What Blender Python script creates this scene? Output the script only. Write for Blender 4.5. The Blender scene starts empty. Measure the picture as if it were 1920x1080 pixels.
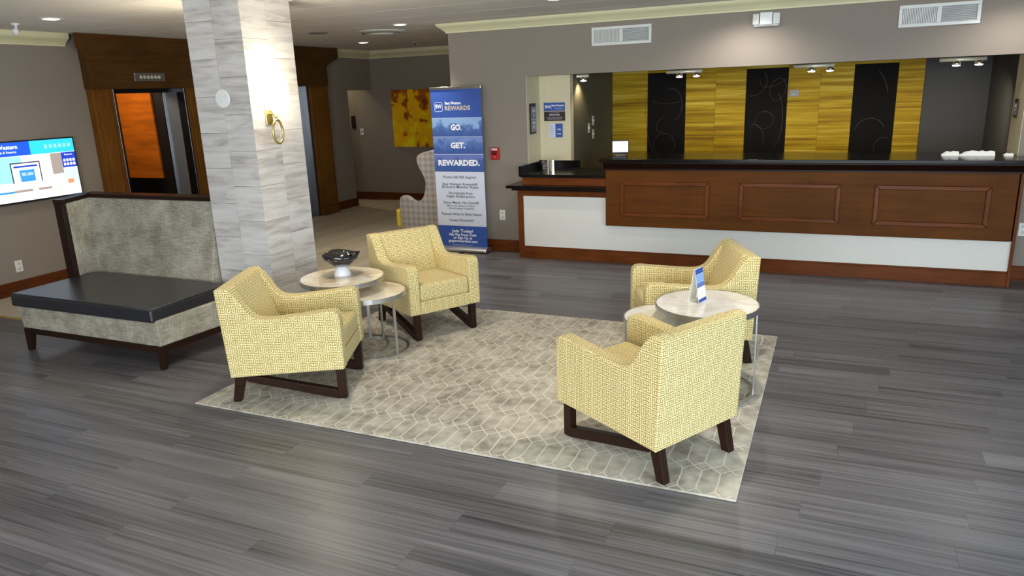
import bpy, bmesh, math, random
from mathutils import Vector, Matrix
random.seed(7)
S = bpy.context.scene
COL = S.collection
PI = math.pi

# ------------------------------------------------------------------ camera, world, light, exposure
F_PX, YAW, PITCH, ROLL, CAM_H = 1367.49, -0.42139249, 0.26417632, 0.03728002, 1.8
def cam_axes():
    f = Vector((math.sin(YAW)*math.cos(PITCH), math.cos(YAW)*math.cos(PITCH), -math.sin(PITCH)))
    r = Vector((math.cos(YAW), -math.sin(YAW), 0)); d = f.cross(r)
    c, s = math.cos(ROLL), math.sin(ROLL)
    return c*r+s*d, -s*r+c*d, f
R_, D_, FW_ = cam_axes()
cd = bpy.data.cameras.new('camera'); cam = bpy.data.objects.new('camera', cd); COL.objects.link(cam)
cd.sensor_width = 36; cd.lens = F_PX/1920*36; cd.clip_start = .05; cd.clip_end = 100
m = Matrix.Identity(4)
for i, a in enumerate((R_, -D_, -FW_)):
    for j in range(3): m[j][i] = a[j]
m[2][3] = CAM_H
cam.matrix_world = m; S.camera = cam
def project(x, y, z):
    v = Vector((x, y, z-CAM_H)); w = v.dot(FW_)
    if w < .05: return None
    return 960+F_PX*v.dot(R_)/w, 540+F_PX*v.dot(D_)/w

W = bpy.data.worlds.new('World'); S.world = W; W.use_nodes = True
W.node_tree.nodes['Background'].inputs[0].default_value = (.75, .85, 1, 1)
W.node_tree.nodes['Background'].inputs[1].default_value = .6
S.view_settings.view_transform = 'Standard'; S.view_settings.look = 'None'
S.view_settings.exposure = 0.0; S.view_settings.gamma = 1; S.view_settings.use_curve_mapping = False

def area_light(name, loc, direction, sx, sy, watts, color):
    l = bpy.data.lights.new(name, 'AREA'); l.shape = 'RECTANGLE'; l.size = sx; l.size_y = sy; l.energy = watts; l.color = color
    o = bpy.data.objects.new(name, l); COL.objects.link(o); o.location = loc
    o.rotation_euler = Vector(direction).to_track_quat('-Z', 'Y').to_euler(); return o
# daylight standing in the two big window openings (right wall and wall behind the camera)
area_light('window_daylight', (4.6, 0.6, 1.45), (-1, 0, 0), 3.8, 1.9, 240, (.56, .8, 1))
area_light('window_daylight', (0.4, -3.1, 1.45), (0, 1, 0), 5.0, 1.9, 500, (.86, .93, 1))

# ------------------------------------------------------------------ materials
def lin(c): c /= 255; return c/12.92 if c <= .04045 else ((c+.055)/1.055)**2.4
def rgb(r, g, b): return (lin(r), lin(g), lin(b), 1)
class NT:
    def __init__(self, name):
        self.m = bpy.data.materials.new(name); self.m.use_nodes = True
        self.t = self.m.node_tree; self.b = self.t.nodes['Principled BSDF']
    def n(self, typ, **k):
        x = self.t.nodes.new(typ)
        for a, v in k.items(): setattr(x, a, v)
        return x
    def l(self, a, b): self.t.links.new(a, b)
    def put(self, sock, v):
        if hasattr(v, 'is_linked'): self.l(v, sock)
        else: sock.default_value = v
    def math(self, op, a, b=0.0, c=None):
        x = self.n('ShaderNodeMath', operation=op); self.put(x.inputs[0], a); self.put(x.inputs[1], b)
        if c is not None: self.put(x.inputs[2], c)
        return x.outputs[0]
    def vmath(self, op, a, b=(0, 0, 0)):
        x = self.n('ShaderNodeVectorMath', operation=op); self.put(x.inputs[0], a); self.put(x.inputs[1], b)
        return x.outputs['Value'] if op in ('LENGTH', 'DOT_PRODUCT') else x.outputs[0]
    def mix(self, f, a, b, blend='MIX'):
        x = self.n('ShaderNodeMix', data_type='RGBA', blend_type=blend)
        self.put(x.inputs[0], f); self.put(x.inputs[6], a); self.put(x.inputs[7], b); return x.outputs[2]
    def ramp(self, f, stops, interp='LINEAR'):
        x = self.n('ShaderNodeValToRGB'); r = x.color_ramp; r.interpolation = interp
        while len(r.elements) < len(stops): r.elements.new(.5)
        for e, (p, c) in zip(r.elements, stops): e.position = p; e.color = c if len(c) == 4 else (*c, 1)
        self.l(f, x.inputs[0]); return x.outputs[0]
    def coord(self, kind='Object', scale=(1, 1, 1), jitter=False):
        tc = self.n('ShaderNodeTexCoord').outputs[kind]
        v = self.vmath('MULTIPLY', tc, scale)
        if jitter:
            r = self.rand(); c = self.n('ShaderNodeCombineXYZ')
            self.l(self.math('MULTIPLY', r, 37.), c.inputs[0]); self.l(self.math('MULTIPLY', r, 91.), c.inputs[1]); self.l(self.math('MULTIPLY', r, 53.), c.inputs[2])
            v = self.vmath('ADD', v, c.outputs[0])
        return v
    def rand(self):
        a = self.n('ShaderNodeObjectInfo').outputs['Random']; b = self.n('ShaderNodeNewGeometry').outputs['Random Per Island']
        return self.math('FRACT', self.math('ADD', a, b))
    def noise(self, v, scale=5, detail=3, rough=.5, dist=0):
        x = self.n('ShaderNodeTexNoise'); self.l(v, x.inputs['Vector'])
        x.inputs['Scale'].default_value = scale; x.inputs['Detail'].default_value = detail; x.inputs['Roughness'].default_value = rough; x.inputs['Distortion'].default_value = dist
        return x.outputs['Fac']
    def bump(self, h, strength=.2, dist=.002):
        x = self.n('ShaderNodeBump'); x.inputs['Strength'].default_value = strength; x.inputs['Distance'].default_value = dist
        self.l(h, x.inputs['Height']); self.l(x.outputs[0], self.b.inputs['Normal'])
    def done(self, col, rough=.5, metal=0, spec=.5, emit=None, es=0):
        self.put(self.b.inputs['Base Color'], col); self.put(self.b.inputs['Roughness'], rough)
        self.b.inputs['Metallic'].default_value = metal; self.b.inputs['Specular IOR Level'].default_value = spec
        if emit is not None: self.put(self.b.inputs['Emission Color'], emit); self.b.inputs['Emission Strength'].default_value = es
        return self.m
def plain(name, c, rough=.5, metal=0, spec=.5, var=.06, scale=8, emit=0, bump=0, stretch=(1, 1, 1)):
    t = NT(name); f = t.noise(t.coord('Object', stretch), scale, 4)
    a = tuple(min(1, x*(1-var)) for x in c[:3])+(1,); b = tuple(min(1, x*(1+var)) for x in c[:3])+(1,)
    col = t.ramp(f, [(.3, a), (.7, b)])
    if bump: t.bump(f, bump)
    return t.done(col, rough, metal, spec, c if emit else None, emit)
def wood(name, dark, light, axis=0, rough=.35, scale=3):
    t = NT(name); st = [14, 14, 14]; st[axis] = 1.2
    v = t.coord('Object', tuple(st)); f = t.noise(v, scale, 6, .6, .6); g = t.noise(t.coord('Object', (1, 1, 1)), 2.5, 2)
    col = t.mix(.35, t.ramp(f, [(.25, dark), (.75, light)]), t.ramp(g, [(.3, dark), (.7, light)]))
    return t.done(col, rough, 0, .14)
M = {}
M['wall'] = plain('wall_paint', rgb(143, 132, 120), .85, var=.03, scale=260, bump=.15)
M['wall_dim'] = plain('alcove_paint_olive', rgb(96, 88, 66), .85, var=.03, scale=200)
M['wall_cream'] = plain('alcove_paint_cream', rgb(222, 210, 176), .85, var=.02, scale=200)
M['wall_slate'] = plain('alcove_paint_slate', rgb(72, 73, 75), .85, var=.04, scale=200)
M['ceiling'] = plain('ceiling_tile', rgb(232, 228, 220), .9, var=.04, scale=60, bump=.1)
M['crown'] = plain('crown_paint', rgb(226, 220, 178), .55, var=.02)
M['base'] = wood('baseboard_wood', rgb(70, 32, 12), rgb(118, 62, 28), 0)
M['base_y'] = wood('baseboard_wood_y', rgb(66, 30, 12), rgb(112, 58, 26), 1)
M['desk_wood'] = wood('desk_wood', rgb(78, 40, 3), rgb(108, 60, 8), 0, .55, 1.6)
M['desk_trim'] = wood('desk_trim_wood', rgb(78, 38, 14), rgb(124, 66, 28), 0, .3)
M['desk_dark'] = wood('desk_dark_molding', rgb(22, 9, 5), rgb(36, 15, 8), 0, .35)
M['elev_wood'] = wood('elevator_surround_wood', rgb(66, 42, 18), rgb(98, 66, 30), 1, .5)
M['elev_wood_v'] = wood('pilaster_wood', rgb(88, 52, 16), rgb(134, 86, 30), 2, .5)
M['dark_wood'] = wood('espresso_wood', rgb(30, 18, 14), rgb(52, 32, 24), 1, .35)
M['granite'] = plain('black_granite', rgb(15, 13, 13), .16, 0, .3, var=.4, scale=180)
M['desk_white'] = plain('desk_white_panel', rgb(226, 222, 212), .6, var=.03, scale=40, stretch=(1, 1, 8), bump=.3)
M['steel'] = plain('brushed_steel', rgb(150, 152, 156), .28, 1, var=.1, scale=60, stretch=(1, 1, .03))
M['jamb_steel'] = plain('satin_steel', rgb(176, 178, 182), .5, .75, var=.1, scale=40, stretch=(30, 1, .02))
M['nickel'] = plain('brushed_nickel', rgb(196, 196, 194), .3, .9, var=.05)
M['chrome'] = plain('chrome', rgb(225, 222, 212), .12, 1, var=.02)
M['bar'] = plain('lit_bar_chrome', rgb(240, 232, 206), .3, .35, var=.02)  # paler, less metallic than chrome: lamp light on the bars put into the colour
M['brass'] = plain('pale_brass', rgb(206, 184, 116), .3, .9, var=.05)
M['white'] = plain('white_plastic', rgb(232, 232, 228), .45, var=.02)
M['offwhite'] = plain('almond_plastic', rgb(206, 200, 184), .5, var=.02)
M['vent'] = plain('vent_enamel', rgb(222, 222, 216), .45, var=.02)
M['vent_dark'] = plain('vent_cavity', rgb(142, 146, 148), .8, var=.05)
M['black'] = plain('black_plastic', rgb(18, 18, 20), .35, var=.1)
M['leather'] = plain('charcoal_leather', rgb(44, 44, 48), .33, var=.12, scale=35, bump=.15)
M['red'] = plain('red_enamel', rgb(190, 28, 26), .4, var=.04)
M['gold_strip'] = plain('gold_strip', rgb(196, 160, 80), .35, .6, var=.05)
M['blue'] = plain('banner_blue', rgb(48, 84, 168), .5, var=.03, scale=3)
M['banner_white'] = plain('banner_white', rgb(214, 218, 232), .5, var=.02)
M['ink'] = plain('grey_ink', rgb(70, 74, 92), .6, var=.02)
M['ink_white'] = plain('white_ink', rgb(244, 246, 250), .6, var=.01)
M['ink_gold'] = plain('gold_ink', rgb(206, 190, 160), .6, var=.1)
M['sign_grey'] = plain('sign_grey', rgb(140, 140, 146), .5, var=.03)
M['sign_dark'] = plain('sign_dark_brown', rgb(40, 26, 24), .45, var=.05)
M['paper'] = plain('white_paper', rgb(244, 242, 232), .7, var=.02)
M['foot_white'] = plain('white_ceramic', rgb(240, 238, 236), .3, var=.02)
M['velvet_yellow'] = plain('mustard_upholstery', rgb(214, 184, 60), .8, var=.06, scale=60)
M['swirl'] = plain('swirl_bronze', rgb(92, 76, 68), .5, var=.1)
M['swirl_red'] = plain('swirl_red', rgb(96, 44, 44), .5, var=.1)
M['black_panel'] = plain('black_panel', rgb(15, 12, 11), .75, 0, .15, var=.25, scale=4, stretch=(1, 1, .2))
M['cab_wood'] = plain('cab_orange_wood', rgb(206, 108, 24), .5, 0, .2, var=.25, scale=2.2, stretch=(1, 1, 9))
M['cab_dark'] = plain('cab_dark_panel', rgb(34, 24, 20), .5, var=.2)

def sconce_mat():
    return plain('glowing_lamp_glass', (1, .93, .78, 1), .4, var=.01, emit=14)
M['glow'] = sconce_mat()
M['lens'] = plain('downlight_lens', (1, .95, .86, 1), .4, var=.01, emit=9)
M['spot_lens'] = plain('spot_lens', (1, .96, .85, 1), .4, var=.01, emit=7)
M['screen_white'] = plain('tablet_screen', rgb(236, 240, 246), .3, var=.01, emit=.75)
def screen(name, c, e): M[name] = plain(name, c, .25, var=.02, emit=e)
screen('tv_white', rgb(250, 252, 255), .95); screen('tv_blue', rgb(34, 84, 222), 1.0); screen('tv_cyan', rgb(52, 196, 246), 1.0)
screen('tv_navy', rgb(34, 66, 190), .95); screen('tv_pale', rgb(150, 214, 246), .95); screen('tv_orange', rgb(244, 150, 100), .9)
screen('tv_tan', rgb(168, 154, 146), .8); screen('tv_sky', rgb(60, 146, 214), .9); screen('tv_cream', rgb(206, 226, 226), .9)

def m_greek():
    t = NT('greek_key_upholstery'); P = .064
    uv = t.n('ShaderNodeUVMap'); uv.uv_map = 'UVMap'
    s = t.n('ShaderNodeSeparateXYZ'); t.l(uv.outputs[0], s.inputs[0])
    def fold(o):
        f = t.math('FRACT', t.math('DIVIDE', o, P))
        return t.math('MINIMUM', t.math('MULTIPLY', t.math('MINIMUM', f, t.math('SUBTRACT', 1., f)), 2.), .999)
    u, v = fold(s.outputs[0]), fold(s.outputs[1])
    rows = ['1111111', '1000000', '1011110', '1010010', '1010110', '1010000', '1011111']
    acc = None; cut = [0, .083, .25, .417, .583, .75, .917]
    for k, r in enumerate(rows):
        st = []
        for i, ch in enumerate(r):
            c = (1, 1, 1, 1) if ch == '1' else (0, 0, 0, 1)
            if not st or st[-1][1] != c: st.append((cut[i], c))
        if len(st) == 1: line = (1, 1, 1, 1)
        else: line = t.ramp(u, st, 'CONSTANT')
        acc = line if acc is None else t.mix(t.math('GREATER_THAN', v, cut[k]), acc, line)
    if acc is None: acc = (1, 1, 1, 1)
    weave = t.noise(t.vmath('MULTIPLY', uv.outputs[0], (1, 1, 1)), 700, 2)
    base = t.mix(acc, rgb(166, 138, 62), rgb(243, 229, 180))
    col = t.mix(t.math('MULTIPLY', weave, .25), base, rgb(198, 182, 110))
    t.bump(acc, .35, .0015)
    t.b.inputs['Sheen Weight'].default_value = .1
    return t.done(col, .85, 0, .2)
M['greek'] = m_greek()

def m_tweed(name, a, b, c):
    t = NT(name)
    f1 = t.noise(t.coord('Object', (260, 260, 18)), 1, 2); f2 = t.noise(t.coord('Object', (12, 12, 260)), 1, 2); f3 = t.noise(t.coord('Object'), 6, 3)
    f = t.math('MULTIPLY', t.math('ADD', t.math('ADD', f1, f2), f3), .333)
    col = t.ramp(f, [(.36, a), (.5, b), (.64, c)]); t.bump(f, .4, .002)
    return t.done(col, .9, 0, .2)
M['tweed'] = m_tweed('grey_tweed', rgb(112, 106, 90), rgb(158, 151, 134), rgb(196, 190, 174))

def m_check():
    t = NT('grey_check_fabric'); s = t.n('ShaderNodeSeparateXYZ'); t.l(t.coord('Object', (1, 1, 1)), s.inputs[0])
    fx = t.math('GREATER_THAN', t.math('FRACT', t.math('MULTIPLY', t.math('ADD', s.outputs[0], s.outputs[1]), 14.)), .5)
    fz = t.math('GREATER_THAN', t.math('FRACT', t.math('MULTIPLY', s.outputs[2], 14.)), .5)
    k = t.math('MULTIPLY', t.math('ADD', fx, fz), .5)
    col = t.ramp(k, [(0., rgb(166, 158, 150)), (.5, rgb(154, 146, 138)), (1., rgb(138, 130, 124))])
    return t.done(col, .9, 0, .2)
M['check'] = m_check()

def m_plank(name, dark, light, axis, rough):
    t = NT(name); sc = [44, 44, 44]; sc[axis] = .6
    v = t.coord('Object', tuple(sc), True); f = t.noise(v, 1.6, 7, .62, .3)
    sc2 = [7, 7, 7]; sc2[axis] = .5; g = t.noise(t.coord('Object', tuple(sc2), True), 1, 3)
    r = t.rand()
    k = t.math('ADD', t.math('MULTIPLY', f, .62), t.math('ADD', t.math('MULTIPLY', g, .32), t.math('MULTIPLY', r, .07)))
    col = t.ramp(k, [(.33, dark), (.72, light)])
    t.bump(f, .12, .001)
    rr = t.math('ADD', rough, t.math('MULTIPLY', f, .14))
    return t.done(col, rr, 0, .45)
M['plank'] = m_plank('grey_vinyl_plank', rgb(46, 44, 46), rgb(136, 132, 134), 0, .27)
M['plank_hall'] = m_plank('taupe_vinyl_plank', rgb(166, 154, 132), rgb(218, 206, 184), 1, .4)

def m_travertine():
    t = NT('striped_stone_tile')
    v = t.coord('Object', (1.6, 1.6, 13), True); f = t.noise(v, 1.5, 6, .6, .5)
    g = t.noise(t.coord('Object', (.6, .6, 5), True), 1.2, 2)
    k = t.math('ADD', t.math('MULTIPLY', f, .6), t.math('ADD', t.math('MULTIPLY', g, .3), t.math('MULTIPLY', t.rand(), .1)))
    col = t.ramp(k, [(.32, rgb(146, 138, 132)), (.42, rgb(186, 178, 172)), (.5, rgb(204, 199, 194)), (.6, rgb(216, 212, 206)), (.68, rgb(190, 182, 178))])
    return t.done(col, .4, 0, .35)
M['stone'] = m_travertine()

def m_rug():
    t = NT('hexagon_rug'); tc = t.coord('Object')
    wob = t.math('MULTIPLY', t.math('SUBTRACT', t.noise(tc, 9, 2), .5), .018)
    s = t.n('ShaderNodeSeparateXYZ'); t.l(tc, s.inputs[0])
    CW, CP, CG = .0875, .26, .043                 # column spacing, row period, half gap with the small diamonds
    fx = t.math('FRACT', t.math('ADD', t.math('DIVIDE', t.math('ADD', s.outputs[0], wob), CW), 50-.29/CW))
    u = t.math('ABSOLUTE', t.math('SUBTRACT', fx, .5))
    fy = t.math('FRACT', t.math('ADD', t.math('DIVIDE', t.math('ADD', s.outputs[1], wob), CP), 50.5+.913/CP))
    ty = t.math('DIVIDE', t.math('MULTIPLY', t.math('ABSOLUTE', t.math('SUBTRACT', fy, .5)), CP), CG)
    zig = t.math('LESS_THAN', t.math('ABSOLUTE', t.math('SUBTRACT', ty, t.math('MULTIPLY', u, 2.))), .105)
    colm = t.math('MULTIPLY', t.math('GREATER_THAN', u, .5-.0034/CW), t.math('GREATER_THAN', ty, 1.))
    line = t.math('MAXIMUM', zig, colm)
    f = t.noise(t.coord('Object', (1, 1, 1)), 14, 4, .6); g = t.noise(tc, 3.5, 3)
    k = t.math('ADD', t.math('MULTIPLY', f, .5), t.math('MULTIPLY', g, .5))
    ground = t.ramp(k, [(.36, rgb(148, 141, 128)), (.5, rgb(182, 175, 160)), (.64, rgb(204, 197, 183))])
    # plain border at the edge of the rug
    ex = t.math('SUBTRACT', 1.59, t.math('ABSOLUTE', s.outputs[0])); ey = t.math('SUBTRACT', 1.163, t.math('ABSOLUTE', s.outputs[1]))
    inside = t.math('GREATER_THAN', t.math('MINIMUM', ex, ey), 0.)
    col = t.mix(t.math('MULTIPLY', t.math('MULTIPLY', line, inside), .72), ground, rgb(232, 226, 210))
    t.bump(t.math('SUBTRACT', k, t.math('MULTIPLY', line, .4)), .35, .004)
    return t.done(col, .95, 0, .1)
M['rug'] = m_rug()

def m_marble(name, a, b, c):
    t = NT(name); f = t.noise(t.coord('Object'), 5, 5, .6, 1.2)
    v = t.n('ShaderNodeTexVoronoi'); t.l(t.coord('Object'), v.inputs['Vector']); v.inputs['Scale'].default_value = 6
    k = t.math('ADD', t.math('MULTIPLY', f, .75), t.math('MULTIPLY', t.noise(v.outputs['Color'], 1.5, 1), .25))
    return t.done(t.ramp(k, [(.36, a), (.5, b), (.62, c)]), .1, 0, .5)
M['marble'] = m_marble('beige_marble', rgb(216, 194, 160), rgb(238, 226, 204), rgb(246, 240, 226))
M['marble_grey'] = m_marble('pale_marble', rgb(222, 216, 206), rgb(238, 234, 226), rgb(248, 246, 242))

def m_gold():
    t = NT('gold_grasscloth'); v = t.coord('Object', (.5, .5, 16), True); f = t.noise(v, 1.4, 5, .6)
    g = t.noise(t.coord('Object', (1.5, 1.5, 90), True), 1, 3)
    k = t.math('ADD', t.math('MULTIPLY', f, .75), t.math('MULTIPLY', g, .3))
    return t.done(t.ramp(k, [(.38, rgb(122, 90, 2)), (.5, rgb(164, 130, 8)), (.58, rgb(180, 150, 26)), (.68, rgb(204, 182, 80))]), .6, 0, .2)
M['gold'] = m_gold()

def m_painting():
    t = NT('abstract_canvas'); f = t.noise(t.coord('Object', (1, 1, 1), False), 2.1, 3, .5, 1.4)
    g = t.noise(t.coord('Object'), 9, 2, .5, .5); k = t.math('ADD', t.math('MULTIPLY', f, .75), t.math('MULTIPLY', g, .25))
    return t.done(t.ramp(k, [(.38, rgb(132, 62, 12)), (.45, rgb(190, 112, 14)), (.47, rgb(250, 180, 4)), (.57, rgb(255, 204, 6)), (.61, rgb(255, 236, 20))]), .6, 0, .3)
M['painting'] = m_painting()

def m_photo(name, sky, ridge, seed):
    t = NT(name); v = t.coord('Object', (1, 1, 1)); f = t.noise(t.vmath('ADD', v, (seed, seed, seed)), 9, 5, .6)
    s = t.n('ShaderNodeSeparateXYZ'); t.l(v, s.inputs[0])
    h = t.math('ADD', t.math('MULTIPLY', t.math('SUBTRACT', f, .5), 2.2), t.math('MULTIPLY', s.outputs[2], -6.))
    return t.done(t.ramp(t.math('ADD', h, .5), [(.2, sky), (.45, ridge), (.9, rgb(60, 92, 160))]), .5)
M['photo_a'] = m_photo('banner_mountains', rgb(140, 176, 222), rgb(76, 110, 176), 1.3)
M['photo_b'] = m_photo('banner_city', rgb(116, 142, 202), rgb(84, 112, 180), 4.1)
M['photo_c'] = m_photo('banner_rooftops', rgb(104, 122, 190), rgb(74, 96, 164), 7.7)

def m_bowl():
    t = NT('smoky_glass_bowl'); v = t.n('ShaderNodeTexVoronoi'); t.l(t.coord('Object'), v.inputs['Vector']); v.inputs['Scale'].default_value = 42
    k = t.math('LESS_THAN', v.outputs['Distance'], .17)
    k = t.math('MULTIPLY', k, t.math('GREATER_THAN', t.noise(t.coord('Object'), 11, 1), .52))
    return t.done(t.mix(k, rgb(34, 33, 36), rgb(236, 236, 236)), .1, 0, .7)
M['bowl'] = m_bowl()

# ------------------------------------------------------------------ mesh helpers
def box(bm, x0, x1, y0, y1, z0, z1):
    v = [bm.verts.new((x, y, z)) for z in (z0, z1) for y in (y0, y1) for x in (x0, x1)]
    for f in ((0, 2, 3, 1), (4, 5, 7, 6), (0, 1, 5, 4), (2, 6, 7, 3), (0, 4, 6, 2), (1, 3, 7, 5)): bm.faces.new([v[i] for i in f])
def hexa(bm, pts):          # 8 points: bottom ring 0-3 ccw, top ring 4-7
    v = [bm.verts.new(p) for p in pts]
    for f in ((3, 2, 1, 0), (4, 5, 6, 7), (0, 1, 5, 4), (1, 2, 6, 5), (2, 3, 7, 6), (3, 0, 4, 7)): bm.faces.new([v[i] for i in f])
def prism(bm, poly, fn, a, b):   # polygon extruded from parameter a to b, fn(p, t) -> 3d point
    n = len(poly); lo = [bm.verts.new(fn(p, a)) for p in poly]; hi = [bm.verts.new(fn(p, b)) for p in poly]
    bm.faces.new(lo[::-1]); bm.faces.new(hi)
    for i in range(n): bm.faces.new((lo[i], lo[(i+1) % n], hi[(i+1) % n], hi[i]))
def lathe(bm, prof, n=32, c=(0, 0, 0), wave=None):
    rings = []
    for k, (r, z) in enumerate(prof):
        ring = []
        for i in range(n):
            a = 2*PI*i/n; w = wave(a, k) if wave else 0
            ring.append(bm.verts.new((c[0]+max(r, .0005)*math.cos(a), c[1]+max(r, .0005)*math.sin(a), c[2]+z+w)))
        rings.append(ring)
    for A, B in zip(rings, rings[1:]):
        for i in range(n): bm.faces.new((A[i], A[(i+1) % n], B[(i+1) % n], B[i]))
    bm.faces.new(rings[0][::-1]); bm.faces.new(rings[-1])
def tube(bm, pts, r, n=8, closed=False):
    pts = [Vector(p) for p in pts]; rings = []
    for i, p in enumerate(pts):
        a = pts[i-1] if (i or closed) else p; b = pts[(i+1) % len(pts)] if (i+1 < len(pts) or closed) else p
        d = (b-a).normalized(); up = Vector((0, 0, 1)) if abs(d.z) < .9 else Vector((1, 0, 0))
        u = d.cross(up).normalized(); w = d.cross(u)
        rings.append([bm.verts.new(p+r*(math.cos(2*PI*k/n)*u+math.sin(2*PI*k/n)*w)) for k in range(n)])
    prs = list(zip(rings, rings[1:]))+([(rings[-1], rings[0])] if closed else [])
    for A, B in prs:
        for k in range(n): bm.faces.new((A[k], A[(k+1) % n], B[(k+1) % n], B[k]))
    if not closed: bm.faces.new(rings[0][::-1]); bm.faces.new(rings[-1])
def ring_band(bm, r0, r1, z0, z1, a0=0, a1=2*PI, n=48):
    full = abs(a1-a0-2*PI) < 1e-6; k = n if full else n+1; R = []
    for i in range(k):
        a = a0+(a1-a0)*i/n; c, s = math.cos(a), math.sin(a)
        R.append([bm.verts.new((r*c, r*s, z)) for r, z in ((r0, z0), (r1, z0), (r1, z1), (r0, z1))])
    for i in range(n):
        A, B = R[i], R[(i+1) % k]
        for j in range(4): bm.faces.new((A[j], B[j], B[(j+1) % 4], A[(j+1) % 4]))
    if not full: bm.faces.new(R[0]); bm.faces.new(R[-1][::-1])
def sweep(bm, path, prof):       # profile (out, z) along an XY polyline, out to the right of travel, mitred
    path = [Vector(p) for p in path]; R = []
    for i, p in enumerate(path):
        ns = []
        if i: d = (p-path[i-1]).normalized(); ns.append(Vector((d.y, -d.x)))
        if i+1 < len(path): d = (path[i+1]-p).normalized(); ns.append(Vector((d.y, -d.x)))
        nrm = ns[0] if len(ns) == 1 else (ns[0]+ns[1])/(1+ns[0].dot(ns[1]))
        R.append([bm.verts.new((p.x+nrm.x*o, p.y+nrm.y*o, z)) for o, z in prof])
    n = len(prof)
    for A, B in zip(R, R[1:]):
        for k in range(n): bm.faces.new((A[k], A[(k+1) % n], B[(k+1) % n], B[k]))
    bm.faces.new(R[0][::-1]); bm.faces.new(R[-1])
def finish(bm, name, mat, uv=False, smooth=False):
    bmesh.ops.recalc_face_normals(bm, faces=bm.faces[:])
    if uv:
        L = bm.loops.layers.uv.new('UVMap')
        for f in bm.faces:
            n = f.normal; a = max(range(3), key=lambda i: abs(n[i])); i, j = ((1, 2), (0, 2), (0, 1))[a]
            for l in f.loops: l[L].uv = (l.vert.co[i], l.vert.co[j])
    me = bpy.data.meshes.new(name); bm.to_mesh(me); bm.free()
    if mat is not None: me.materials.append(mat)
    if smooth:
        for p in me.polygons: p.use_smooth = True
    return me
def add(name, me, parent=None, bevel=0, seg=2, **props):
    o = bpy.data.objects.new(name, me); COL.objects.link(o)
    if parent is not None: o.parent = parent
    if bevel:
        b = o.modifiers.new('bevel', 'BEVEL'); b.width = bevel; b.segments = seg; b.limit_method = 'ANGLE'; b.angle_limit = math.radians(35); b.harden_normals = True
        for p in me.polygons: p.use_smooth = True
    for k, v in props.items(): o[k] = v
    return o
def part(name, mat, parent, build, bevel=0, seg=2, uv=False, smooth=False, **props):
    bm = bmesh.new(); build(bm); return add(name, finish(bm, name, M[mat] if mat else None, uv, smooth), parent, bevel, seg, **props)
def boxpart(name, mat, parent, dims, bevel=0, seg=2, **props):
    return part(name, mat, parent, lambda bm: box(bm, *dims), bevel, seg, **props)
def empty(name, loc, label, cat, rz=0, group=None):
    o = bpy.data.objects.new(name, None); COL.objects.link(o); o.location = loc; o.rotation_euler = (0, 0, rz); o.empty_display_size = .1
    o['label'] = label; o['category'] = cat
    if group: o['group'] = group
    return o
def tag(o, label, cat, group=None):
    o['label'] = label; o['category'] = cat
    if group: o['group'] = group
    return o
def copy_tree(o, parent=None):
    c = o.copy(); COL.objects.link(c)
    if parent is not None: c.parent = parent
    for ch in o.children: copy_tree(ch, c)
    return c
DG = bpy.context.evaluated_depsgraph_get
def text(name, body, size, mat, parent, loc, face='y', align='CENTER', bold=0, width=None, **props):
    """flat lettering; face 'y': reads facing -Y, 'x': reads facing +X (text runs along +Y)"""
    cu = bpy.data.curves.new('t', 'FONT'); cu.body = body; cu.size = size; cu.align_x = align; cu.offset = bold; cu.extrude = .0004
    cu.resolution_u = 2
    o = bpy.data.objects.new('t', cu); COL.objects.link(o)
    bpy.context.view_layer.update()
    me = bpy.data.meshes.new_from_object(o.evaluated_get(DG()))
    bpy.data.objects.remove(o); bpy.data.curves.remove(cu)
    if width and len(me.vertices):
        xs = [v.co.x for v in me.vertices]; w = max(xs)-min(xs); c = (max(xs)+min(xs))/2
        for v in me.vertices: v.co.x = (v.co.x-c)*width/w
    R = Matrix.Rotation(PI/2, 4, 'X')
    if face == 'x': R = Matrix.Rotation(PI/2, 4, 'Z') @ R
    if face == '-x': R = Matrix.Rotation(-PI/2, 4, 'Z') @ R
    me.transform(R); me.materials.clear(); me.materials.append(M[mat])
    t = add(name, me, parent, **props); t.location = loc; return t

# ------------------------------------------------------------------ setting
XL, YW, ZC = -7.45, 7.57, 2.535        # left wall plane, desk wall plane, ceiling height
def struct(name, mat, build, **k):
    o = part(name, mat, None, build, **k); o['kind'] = 'structure'; return o

# dark plank floor (top of planks at z = 0)
floor = struct('floor', 'plank', lambda bm: box(bm, -7.6, 4.7, -3.2, 9.9, -.06, -.006))
def plank_mesh(name, L, Wd, mat):
    bm = bmesh.new(); g = .0002
    x, y = L/2-g, Wd/2-g
    hexa(bm, [(-x, -y, -.006), (x, -y, -.006), (x, y, -.006), (-x, y, -.006), (-x+g, -y+g, 0), (x-g, -y+g, 0), (x-g, y-g, 0), (-x+g, y-g, 0)])
    return finish(bm, name, M[mat])
PW, PL = .152, 1.22
pm = plank_mesh('plank', PL, PW, 'plank'); cand = []
row = 0; y = -3.1
def xlo(cy): return -9e9 if cy < 3.88 else (-5.7 if cy < 4.2 else -3.85)
while y < 8.0:
    off = (row*0.47) % 1*PL; x = -7.6-off
    while x < 4.7:
        cx, cy = x+PL/2, y+PW/2
        if cx+PL/2 > xlo(cy)+.01: cand.append((cx, cy))
        x += PL
    y += PW; row += 1
def on_frame(cx, cy, mx=260, my=60):
    p = project(cx, cy, 0); return p and -mx < p[0] < 1920+mx and -my < p[1] < 1080+my
vis = sorted((c for c in cand if on_frame(*c)), key=lambda c: c[0]**2+c[1]**2)
near = vis[:300]; ns = set(near)
for cx, cy in near:
    if cx-PL/2 < xlo(cy): continue
    o = bpy.data.objects.new('plank', pm); COL.objects.link(o); o.parent = floor; o.location = (cx, cy, 0)
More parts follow.
